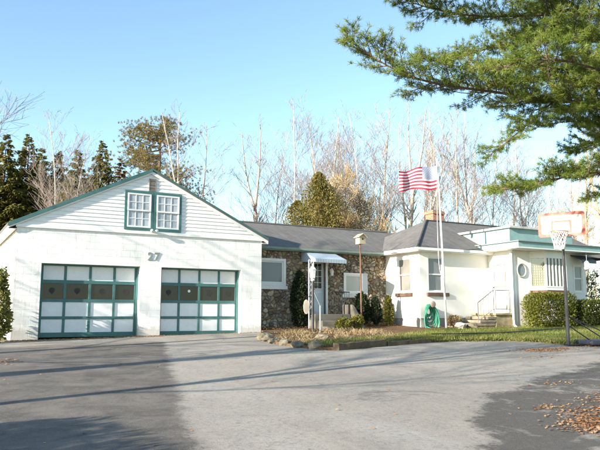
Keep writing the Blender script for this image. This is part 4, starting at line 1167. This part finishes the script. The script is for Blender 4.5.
# ------------------------------------------------------------------ big white pine at right
def big_pine():
    r = random.Random(5)
    base = V((15.62, 9.1, plane_z(15.62, 9.1)))
    root = thing('white_pine', 'big white pine whose needled limbs hang in from the upper right', 'tree', base)
    m = MB(); m.tube([base+V((0,0,-.3)), V((15.5,8.9,3)), V((15.25,8.5,7)), V((14.95,8.0,11.5)), V((14.8,7.8,15.5))], [.34,.27,.21,.13,.03], 12, caps=False); m.build('trunk', BARKD, root, smooth=True, recalc=False)
    limbs = [
     ([(15.4,8.75,4.6),(13.02,9.34,5.35),(11.6,9.66,5.38),(10.5,9.92,5.44),(9.35,10.21,5.48),(8.6,10.4,5.58),(7.98,10.5,5.75),(7.5,10.62,6.0),(7.08,10.72,6.24)], 1.15, .06),
     ([(15.2,8.4,6.9),(13.05,9.2,7.63),(11.69,9.75,7.43),(10.23,10.14,7.22),(9.06,10.44,7.26),(8.01,10.65,7.46)], 1.2, .055),
     ([(15.25,8.5,6.3),(13.78,9.75,7.4),(12.92,10.66,7.61),(12.26,11.51,7.48),(11.42,12.25,7.23),(10.76,12.85,7.2)], 1.1, .05),
     ([(15.35,8.6,5.3),(12.98,9.26,5.96),(12.05,9.62,5.51),(11.35,9.88,4.9),(10.82,10.14,4.41),(10.45,10.28,4.1)], .88, .045),
     ([(15.45,8.8,3.9),(14.3,9.4,4.0),(13.3,9.64,3.93),(12.17,9.84,3.71),(11.34,10.1,3.5),(10.66,10.27,3.35)], .8, .045),
     ([(15.35,8.6,5.4),(12.86,8.23,5.61),(11.58,8.25,5.6),(10.54,8.37,5.65),(9.7,8.62,5.53),(9.2,8.75,5.33)], .85, .05),
     ([(15.1,8.3,8.0),(12.46,8.7,8.45),(10.48,9.2,7.92),(9.12,9.57,7.47),(8.1,9.92,7.41)], 1.1, .055),
     ([(15.4,8.7,4.9),(15.24,9.85,5.25),(14.79,10.63,5.52),(14.24,11.26,5.68),(13.73,11.8,5.58)], .9, .045),
     ([(15.35,8.65,5.6),(14.2,8.9,6.3),(13.0,9.1,6.75),(11.9,9.3,6.7),(10.9,9.6,6.55)], .95, .045),
     ([(15.3,8.55,6.0),(14.0,9.6,6.2),(13.0,10.4,6.35),(12.1,11.0,6.3),(11.4,11.5,6.15)], .85, .045),
     ([(15.0,8.0,10.0),(13.3,8.5,10.6),(11.8,9.2,10.3),(10.6,9.8,10.1)], 1.2, .05),
     ([(15.3,8.5,6.5),(16.6,9.8,6.9),(17.8,11,6.8),(18.8,12,6.7)], 1.1, .05),
     ([(15.1,8.2,9.0),(16.4,7.4,9.5),(17.8,6.6,9.4),(19,6,9.2)], 1.1, .05),
     ([(15.45,8.75,4.6),(14.3,9.3,4.72),(13.5,9.7,4.7),(12.9,10.0,4.55)], .95, .04),
     ([(15.4,8.7,5.0),(14.0,8.9,5.7),(12.8,9.3,6.05),(11.7,9.7,6.15),(10.8,10.0,6.1),(10.0,10.2,6.0)], 1.0, .045),
     ([(15.3,8.6,6.4),(13.9,9.0,6.9),(12.6,9.6,7.0),(11.6,10.2,6.95)], 1.0, .045),
     ([(15.35,8.6,5.0),(13.9,8.9,5.15),(12.7,9.1,5.2),(11.8,9.3,5.05)], .85, .04),
     ([(15.45,8.8,3.5),(14.4,9.3,3.55),(13.6,9.55,3.45),(13.0,9.75,3.3)], .5, .035),
    ]
    for pts, wid, rad in limbs:
        W = MB(); T = Tri(); L = smoothline(pts, 10); n = len(L)
        W.tube(L, [rad*.75*(1-.85*i/(n-1)) for i in range(n)], 7, caps=False)
        tot = sum((L[i+1]-L[i]).length for i in range(n-1)); acc = 0; nxt = tot*.16; side = 1
        for i in range(n-1):
            seg = (L[i+1]-L[i]); sl = seg.length; tan = seg.normalized()
            while acc+sl > nxt:
                p = L[i].lerp(L[i+1], (nxt-acc)/sl); t = nxt/tot
                hz = tan.cross(V((0,0,1))).normalized()
                gap = mnoise.noise(p*.75+V((0,0,len(pts)*1.7)))
                prof = wid*min(1, .35+1.5*(1-t))*min(1, .5+t*2.0)*(1+.6*gap)
                if gap < -.26: prof *= .45
                side = -side
                d = (tan*r.uniform(.5,.9)+hz*side*r.uniform(.55,1)+V((0,0,r.uniform(-.42,.62)))).normalized()
                bl = prof*r.uniform(.4,1.1); k = max(2, int(bl/.10)); q = p.copy(); dd = d.copy(); bp_ = [q.copy()]
                for s_ in range(k):
                    dd = (dd+rvec(r)*.14+V((0,0,.05))).normalized(); q = q+dd*(bl/k); bp_.append(q.copy())
                    if r.random() < .92:
                        for sg in (-1, 1):
                            tdir = (dd*.7+dd.cross(V((0,0,1)))*sg*r.uniform(.5,1)+V((0,0,r.uniform(-.15,.4)))).normalized()
                            tl = r.uniform(.08,.30)
                            e = q+tdir*tl; W.tube([q, e], [.006,.004], 3, caps=False)
                            tuft(T, e, tdir, .135, 26, .0052, r)
                            if tl > .13: tuft(T, q+tdir*tl*.45, tdir, .125, 18, .0052, r)
                tuft(T, q, dd, .14, 26, .0052, r)
                W.tube(bp_, [.014*(1-.6*s_/k) for s_ in range(k+1)], 4, caps=False)
                nxt += r.uniform(.055,.12)
            acc += sl
        tuft(T, L[-1], (L[-1]-L[-2]).normalized(), .14, 26, .0052, r)
        lo = W.build('limb', BARKD, root, recalc=False)
        fo = Tri(); fo.v = T.v; fo.f = T.f
        f = fo.build('needles', F_PINE, lo)
big_pine()

# ------------------------------------------------------------------ background trees
def place(proto, first, x, y, topz, hb, rot, label, group, sx=1):
    zb = gz(x, y); s = (topz-zb)/hb
    sc = (s*sx, s*sx, s)
    if first:
        o = proto; o.location = (x, y, zb); o.rotation_euler = (0,0,rot); o.scale = sc; o['label'] = label; o['group'] = group; return o
    return dup(proto, (x, y, zb), rot, sc, label, group)
H0 = 14.0
VAR = {
 'tall': bare_tree('bare_tree', 21, H0, .12, BARK, TWIG, 0, .75, 1.0, 1.15, .30),
 'thin': bare_tree('bare_tree', 33, H0, .085, BARKB, TWIG, 0, .7, .9, 1.2, .25),
 'fork': bare_tree('bare_tree', 45, H0, .14, BARK, TWIG, .56, .8, .95, 1.1),
 'wide': bare_tree('bare_tree', 57, H0, .15, BARK, TWIG, 0, 1.15, .9, .8, .22),
 'open': bare_tree('bare_tree', 78, H0, .13, BARK, TWIG, 0, 1.15, .95, .75, .48),
 'birch': bare_tree('bare_tree', 69, H0, .11, BARKB, TWIG, .5, .7, .9, 1.2),
}
used = set()
GB = 'bare trees behind the house'
BT_ = [  # x, y, top, kind, rot, label
 (19.5,40.2,14.0,'fork',.6,'bare forked tree standing alone above the stone wing ridge by the garage'),
 (20.5,37.2,14.9,'thin',1.9,'slender bare tree just left of the yellow green cedar'),
 (21.8,35.5,13.9,'birch',.3,'pale bare birch rising in front of the yellow green cedar'),
 (25.3,39.3,14.2,'tall',2.5,'bare tree behind the tan twiggy brush tree'),
 (23.0,33.7,13.3,'thin',4.1,'thin bare tree right of the tan brush tree above the birdhouse'),
 (26.4,36.2,15.1,'tall',.9,'tall bare tree between the birdhouse and the flag'),
 (26.0,33.0,14.9,'fork',3.3,'big forked bare tree just left of the flag'),
 (28.4,34.0,14.6,'birch',5.0,'pale birch directly behind the flag'),
 (30.8,38.3,15.0,'wide',1.2,'wide bare tree far behind the flag'),
 (30.9,34.9,14.5,'thin',2.8,'slender bare tree rising behind the brick chimney'),
 (29.8,32.1,14.0,'tall',5.6,'straight bare trunk just right of the flagpole top'),
 (32.1,32.9,15.6,'birch',1.7,'tall pale birch between the chimney and the pine limbs'),
 (34.8,33.9,14.4,'thin',.2,'slender bare tree behind the left end of the flat roof'),
 (34.4,32.2,12.2,'wide',3.9,'low wide bare tree over the middle of the flat teal roof'),
 (38.4,34.3,14.0,'tall',4.8,'bare tree seen through the gap under the pine limbs'),
 (37.8,31.4,12.4,'thin',1.1,'thin bare tree left of the basketball backboard'),
 (37.7,29.1,12.6,'fork',2.2,'forked bare tree behind the basketball backboard'),
 (5.6,36.8,11.6,'thin',3.0,'thin bare tree rising among the dark spruces'),
 (6.9,38.5,11.0,'thin',.8,'small leaning birch in front of the spruce row'),
 (13.0,36.9,13.4,'birch',2.4,'sunlit bare birch in front of the bushy pine beside the garage peak'),
 (13.9,38.2,12.6,'wide',5.2,'wide bare tree with fine twigs behind the garage peak'),
 (24.2,37.5,13.4,'wide',.4,'wide bare tree behind the cedar and brush'),
 (28.0,38.5,13.2,'thin',5.5,'faint thin bare tree far behind the birdhouse'),
 (33.6,37.5,14.4,'fork',5.9,'forked bare tree far behind the chimney'),
 (1.0,29.5,14.3,'open',4.4,'bare tree whose long twigs reach in at the far left'),
]
for x, y, tz, kd, rot, lab in BT_:
    place(VAR[kd], kd not in used, x, y, tz, H0, rot, lab, GB, 1.15 if kd != 'wide' else 1); used.add(kd)
# spruces
SP = {'a': spruce('spruce_tree', 3, 12, 3.3, F_SPR, 1.15), 'b': spruce('spruce_tree', 8, 12, 2.9, F_SPR, 1.05, .28), 'c': spruce('spruce_tree', 13, 12, 2.3, F_SPRB, .8)}
for i, (x, y) in enumerate([(22.5,44),(27.5,44.5),(31.5,43),(35.5,42),(38.5,39.5),(41,36.5),(25.2,42),(43,34),(30,47),(37,45)]):
    kd = ('thin','tall','birch','wide','fork')[i % 5]
    place(VAR[kd], False, x, y, 14.6+1.3*math.sin(i*2.3), H0, i*1.7, 'faint bare tree deep in the woods behind the house', 'faint bare trees deep in the woods', 1.1)
used = set(); GS = 'spruces in a row left of the garage'
for x, y, tz, kd, rot, lab in [
 (3.6,44.6,12.1,'a',.2,'leftmost dark spruce of the row behind the garage'), (5.0,45.1,12.4,'b',1.2,'second dark spruce from the left, tallest of the close group'),
 (6.2,47.9,12.3,'a',2.7,'dark spruce set slightly back in the middle of the row'), (6.9,45.4,11.6,'b',3.9,'dark spruce behind the small leaning birch'),
 (7.8,43.4,11.3,'a',5.1,'dark spruce just left of the gap before the garage roof'), (9.4,43.6,12.2,'b',.7,'slim dark spruce standing apart right of the gap'),
 (10.4,42.6,10.9,'c',2.0,'brownish spruce at the right end of the row')]:
    place(SP[kd], kd not in used, x, y, tz, 12, rot, lab, GS if kd != 'c' else 'brown spruce', 1.0); used.add(kd)

# bushy pine beyond garage peak
def far_pine(x, y, H, seed):
    r = random.Random(seed); zb = gz(x, y)
    root = thing('bushy_pine', 'bushy pine with sun-tinted rusty and green clumps beyond the garage peak', 'tree', (x, y, zb))
    W = MB(); T = Tri(); W.tube([(0,0,-.3),(.1,.1,H*.5),(.2,0,H)], [.26,.17,.03], 8, caps=False)
    for i in range(64):
        t = .30+.70*(i/64); z = H*t; an = r.uniform(0,6.28); L = (5.4*(1-t)**.55+.6)*r.uniform(.5,1.15)*(1.2 if math.cos(an) < 0 else .95)
        if i % 9 == 4: L *= 1.25
        d = V((math.cos(an), math.sin(an), .12)).normalized(); pts = [V((.1,0,z))]; k = 7
        for q in range(k): pts.append(pts[-1]+(d+V((0,0,-.16+.10*q))+rvec(r)*.12)*(L/k))
        W.tube(pts, [.06*(1-.8*q/k) for q in range(k+1)], 4, caps=False)
        for q in range(2, k+1):
            for rep in range(int(9+6*(q/k))):
                c = pts[q]+V((r.gauss(0,.36), r.gauss(0,.36), r.gauss(.06,.24)))
                tuft(T, c, (d+V((0,0,.5))).normalized(), .20, 15, .014, r)
    W.build('trunk', BARKD, root, recalc=False).location = (0,0,0); T.build('crown', F_PINE2, root)
far_pine(12.5, 41.6, 12.6, 9)

# cedar and tan brush behind stone wing
def cone_leaf(name, label, loc, H, rad, fol, n, size, seed, group=None):
    r = random.Random(seed); root = thing(name, label, 'tree', loc, group)
    T = Tri(); so = V((seed,0,0))
    def fn(r):
        t = r.random()**1.1; an = r.uniform(0,6.283)
        prof = rad*max(0, 1-t**4)**.6*min(1,.6+t*2)*(1+.8*mnoise.noise(V((math.cos(an)*1.7,math.sin(an)*1.7,t*5))+so)+.7*mnoise.noise(V((math.cos(an)*5,math.sin(an)*5,t*9))+so))
        rr = prof*r.uniform(.45,1.0)
        return V((rr*math.cos(an), rr*math.sin(an), H*t)), V((math.cos(an)*.45, math.sin(an)*.45, 1)).normalized()
    leafy(T, fn, n, size, r)
    T.build('crown', fol, root)
    m = MB(); m.tube([(0,0,-.3),(0,0,H*.85)], [.16,.03], 7, caps=False); m.build('trunk', BARKD, root, recalc=False).location = (0,0,0)
    return root
cone_leaf('cedar_tree', 'tall yellow green cedar rising behind the stone wing ridge', (19.1,31.95,gz(19.1,31.95)), 8.2, 1.15, F_ARB, 24000, .105, 3, 'cedars behind the stone wing')
cone_leaf('cedar_tree', 'lower yellow green cedar on the left shoulder of the tall cedar', (18.5,33.4,gz(18.5,33.4)), 6.7, 1.1, F_ARB, 17000, .105, 5, 'cedars behind the stone wing')
cone_leaf('cedar_tree', 'brownish cedar on the right shoulder of the tall cedar', (20.0,33.0,gz(20.0,33.0)), 7.7, 1.1, F_ARB2, 15000, .10, 6, 'cedars behind the stone wing')
for i, (x, y, tz, rot, lab) in enumerate([(21.4,32.7,9.3,0.3,'dense tan twiggy brush tree right of the yellow green cedar'), (22.9,33.4,8.2,2.0,'lower tan brush tree behind the birdhouse')]):
    b = bare_tree('brush_tree', 80+i, 9, .10, BARKT, TWIGT, 0, 1.0, 2.1, .9, .1, 3, 0, .011)
    b.location = (x, y, gz(x, y)); s = (tz-gz(x, y))/9; b.scale = (s,s,s); tag(b, lab, None, 'tan brush trees')
    T = Tri(); rr_ = random.Random(50+i)
    def fn(r, i=i):
        d_ = rvec(r)*r.uniform(.35,1)**.5; p = V((d_.x*2.1, d_.y*2.1, 5.0+d_.z*4.0))
        p += V((1,1,.6))*.9*mnoise.noise(p*.7+V((i*5,0,0)))
        return p, V((d_.x*.4, d_.y*.4, .8)).normalized()
    leafy(T, fn, 11000, .08, rr_); T.build('dry_leaves', F_TAN, b)
# right edge : tan trunk and brush
def right_trees():
    r = random.Random(6)
    for x, y, H, r0, lab in [(26.3,18.9,9.5,.17,'thick tan sunlit trunk right behind the basketball backboard'), (27.4,19.6,9.0,.09,'thinner tan trunk at the far right edge')]:
        b = bare_tree('tan_tree', int(x*10), H, r0, BARKT, TWIGT, 0, .9, .7, .9, .45, 3)
        b.location = (x, y, gz(x, y)); tag(b, lab, None, 'tan trunks at the right edge')
    b = bare_tree('brush_tree', 91, 5.0, .06, BARKT, TWIGT, 0, 1.0, 2.2, .9, .05, 3, 0, .009)
    b.location = (27.6,21.5,gz(27.6,21.5)); tag(b, 'low tan brush beyond the right end of the house', None, 'tan brush trees')
right_trees()

# ------------------------------------------------------------------ shrubs
def G(x, y, dz=.12): return (x, y, plane_z(x, y)+dz)
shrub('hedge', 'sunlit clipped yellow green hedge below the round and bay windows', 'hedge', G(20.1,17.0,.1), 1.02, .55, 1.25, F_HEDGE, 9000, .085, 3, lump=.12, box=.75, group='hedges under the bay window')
shrub('hedge', 'dark hedge with shade put into its leaf colour, right of the basketball pole', 'hedge', G(22.15,16.75,.1), .95, .5, .98, F_HEDGE2, 7500, .08, 5, lump=.14, box=.7, group='hedges under the bay window')
def blue_spruce():
    s = spruce('blue_spruce', 31, 2.25, .62, F_BLUE, 1.6, .3, .36); s.location = G(22.95,17.15,.1); tag(s, 'small dark blue spruce shrub at the right end of the house', 'shrub'); 
blue_spruce()
shrub('evergreen_shrub', 'tall dark evergreen shrub between stone wall window and front door', 'shrub', G(11.62,20.85), .38, .34, 2.05, F_DARK, 5200, .085, 7, cone=.45, lump=.2)
shrub('evergreen_shrub', 'dark low shrub against the stone wall under the small window', 'shrub', G(14.35,20.9), .36, .3, 1.25, F_DARK, 2600, .08, 9, cone=.3)
shrub('evergreen_shrub', 'dark narrow shrub left of the bright young cedar', 'shrub', G(14.9,20.75), .27, .25, 1.1, F_DARK, 2200, .07, 12, cone=.55)
shrub('young_cedar', 'small bright yellow green cedar at the white wall corner', 'shrub', G(15.28,20.45), .24, .22, 1.12, F_YEL, 2600, .07, 15, cone=.6)
shrub('perennial', 'low yellow plant before the front steps, left of the pair', 'plant', G(12.55,19.35), .30, .22, .36, F_YEL, 900, .08, 17, group='yellow plants before the front steps')
shrub('perennial', 'low yellow plant before the front steps, right of the pair', 'plant', G(13.25,19.6), .24, .2, .42, F_YEL, 800, .08, 19, group='yellow plants before the front steps')
shrub('evergreen_shrub', 'small dark evergreen at the left end of the garage wall', 'shrub', (1.66,19.75,plane_z(1.66,19.75)), .38, .42, 1.95, F_SPR, 3600, .10, 22, cone=.6, lump=.4)
shrub('side_shrub', 'dry brownish shrub on the soil beside the lowest side step', 'shrub', G(17.0,18.75), .30, .22, .4, F_DRY, 900, .07, 24)

# trees left of frame shade the driveway; unseen leaf block added for near shadow
big = shrub('shade_block', 'unseen dark leafy block added left of the driveway to cast the near shadow', 'shrub', (-6.2,4.3,gz(-6.2,4.3)), 1.6, 3.0, 2.45, F_DARK, 130000, .08, 40, lump=.03, box=.93)
for x, y, tz, kd, rot, lab in [(-6.5,8.4,9.5,'tall',1.0,'bare tree left of the driveway nearest the viewer'), (-8.0,11.6,12,'fork',2.0,'forked bare tree left of the driveway'), (-7.2,14.8,11,'wide',.5,'wide bare tree left of the driveway near the garage'), (-11,10.0,13,'birch',.5,'bare birch farther left of the driveway')]:
    place(VAR[kd], False, x, y, tz, H0, rot, lab, 'bare trees left of the driveway', 1.9)

# ------------------------------------------------------------------ grass, dry stems, leaves
def blades(poly, n, hmin, hmax, w, dz, seed, mat, name, lean=.35, dens=None):
    r = random.Random(seed); T = Tri()
    xs_ = [p[0] for p in poly]; ys_ = [p[1] for p in poly]
    for _ in range(n):
        x = r.uniform(min(xs_), max(xs_)); y = r.uniform(min(ys_), max(ys_))
        if not inpoly(x, y, poly): continue
        if dens and r.random() > dens(x, y): continue
        z = plane_z(x, y)+dz; h = r.uniform(hmin, hmax); a = r.uniform(0,6.28)
        d = V((math.cos(a)*w, math.sin(a)*w, 0)); t = V((r.gauss(0,lean)*h, r.gauss(0,lean)*h, h)); p = V((x,y,z))
        T.tri(p-d, p+d, p+t)
    o = T.build(name, mat); tag(o, kind='stuff'); return o
lw = [(x, y) for x, y in LAWN if x < 29] ; lw = [(10.2,14.40),(11.9,14.55),(13.1,14.60),(14.6,14.02),(15.08,13.3),(15.03,12.5),(15.62,11.75),(17.3,11.02),(19.6,10.4),(24,10),(24,17.7),(19.5,17.8),(19.0,17.4),(17.2,17.6),(15.3,17.8),(14.0,17.3),(12.3,16.4),(11.0,15.5)]
blades(lw, 70000, .045, .12, .010, .075, 1, F_GRASS, 'grass', .45)
blades(lw, 26000, .03, .09, .011, .065, 4, F_DRY, 'dry_lawn_grass', .8, lambda x, y: .15+1.5*max(0, mnoise.noise(V((x*.9,y*.9,13)))+.2)+.5*(y < 13.6 or x < 13.2))
bedp = [(8.5,14.4),(10.6,14.4),(12.3,15.0),(12.4,16.2),(13.4,18.6),(13.2,19.3),(11.5,19.2),(9.9,19.3),(8.7,17.4),(8.4,16.2)]
blades(bedp, 13000, .03, .15, .012, .11, 2, F_DRY, 'dry_garden_stems', 1.0, lambda x, y: 1.6*max(0, mnoise.noise(V((x*1.5,y*1.5,3)))+.12))
blades([(8.6,14.1),(10.7,14.45),(13.0,14.75),(13.0,15.6),(11.2,15.9),(9.6,15.4),(8.5,15.2)], 13000, .03, .10, .011, .115, 6, F_GRASS, 'bed_grass', .6, lambda x, y: .3+1.2*max(0, mnoise.noise(V((x*1.1,y*1.1,8)))+.1))
blades([(0.2,15.2),(1.3,19.2),(1.7,20.3),(-3,20.3),(-3,8),(-1.3,8)], 9000, .04, .16, .010, .0, 3, F_DRY, 'dry_grass', .6)
def leaves():
    r = random.Random(12); T = Tri()
    def leaf(x, y, dz):
        p = V((x, y, plane_z(x, y)+dz+r.uniform(.003,.02))); s = r.uniform(.013,.032); a = r.uniform(0,6.28)
        u = V((math.cos(a), math.sin(a), r.uniform(-.35,.35)))*s; v = V((-math.sin(a), math.cos(a), r.uniform(-.35,.35)))*s*.65
        T.quad(p-u, p-v, p+u, p+v)
    def spot(cx, cy, sx, sy, n, dz=.024):
        for _ in range(n): leaf(cx+r.gauss(0,sx), cy+r.gauss(0,sy), dz)
    for _ in range(1900): leaf(r.uniform(1.9,6.4), 20.33-abs(r.gauss(0,.14)), .024)
    for _ in range(220): leaf(r.uniform(6.4,9.8), 20.33-abs(r.gauss(0,.05)), .024)
    spot(1.3,14.9,.25,.3,220)
    for _ in range(4300):
        t = r.random(); x = 9.9-3.9*t; y = 6.9-1.9*t; k = r.gauss(.25,.42)*(.4+1.2*abs(mnoise.noise(V((t*5,0,2))))); leaf(x+.30+.45*k+r.gauss(0,.13), y-.75*k+r.gauss(0,.16), .024)
    spot(7.1,6.2,.18,.07,60); spot(9.0,7.6,.3,.08,40); spot(13.5,11.6,.5,.2,1100); spot(12.2,10.5,.4,.15,60); spot(15.7,11.8,.45,.3,420)
    spot(8.4,14.0,.5,.12,70); spot(16,11.5,.5,.4,300,.03)
    for _ in range(260): leaf(r.uniform(1,14), r.uniform(5,19), .024)
    for _ in range(1500): leaf(r.uniform(9.9,15.8), 21.1-abs(r.gauss(0,.55)), .125)
    for _ in range(700): leaf(r.uniform(15.9,19.3), 18.2+r.gauss(0,.5), .13)
    for _ in range(900): leaf(r.uniform(12,23), r.uniform(12,17.5), .14)
    o = T.build('fallen_leaves', F_LEAF); tag(o, kind='stuff')
leaves()

# ------------------------------------------------------------------ light, sky, camera
SUN_AZ, SUN_EL = 78.5, 17.5      # light travels towards (sin az, cos az)
w = bpy.data.worlds.new('World'); scene.world = w; w.use_nodes = True
nt = w.node_tree; nt.nodes.clear()
sky = nt.nodes.new('ShaderNodeTexSky'); sky.sky_type = 'NISHITA'; sky.sun_disc = False
sky.sun_elevation = R(SUN_EL); sky.sun_rotation = R(SUN_AZ+180); sky.altitude = 100; sky.air_density = 1.0; sky.dust_density = .35; sky.ozone_density = .7
bg = nt.nodes.new('ShaderNodeBackground'); bg.inputs['Strength'].default_value = .118
wo = nt.nodes.new('ShaderNodeOutputWorld'); tint = mixc(nt, 1.0, sky.outputs[0], (.90,1.01,1.04), 'MULTIPLY'); nt.links.new(tint, bg.inputs[0]); nt.links.new(bg.outputs[0], wo.inputs[0])
sl = bpy.data.lights.new('sun', 'SUN'); sl.energy = 5.0; sl.angle = R(.53); sl.color = (1.0,.915,.79)
so = bpy.data.objects.new('sun', sl); COL.objects.link(so)
ce = math.cos(R(SUN_EL)); dirv = V((math.sin(R(SUN_AZ))*ce, math.cos(R(SUN_AZ))*ce, -math.sin(R(SUN_EL))))
so.rotation_euler = dirv.to_track_quat('-Z', 'Y').to_euler(); so.location = (-20,-10,20)

cam = bpy.data.cameras.new('camera'); co = bpy.data.objects.new('camera', cam); COL.objects.link(co)
cam.sensor_width = 36; cam.lens = 36*660/600; cam.clip_end = 2000; cam.clip_start = .05
co.location = (0,0,.67); co.rotation_euler = (R(90+7.765), 0, -R(29.182))
scene.camera = co
scene.view_settings.view_transform = 'Standard'; scene.view_settings.look = 'None'; scene.view_settings.gamma = 1; scene.view_settings.use_curve_mapping = False
scene.view_settings.exposure = 1.5
scene.cycles.max_bounces = 6; scene.cycles.transparent_max_bounces = 8
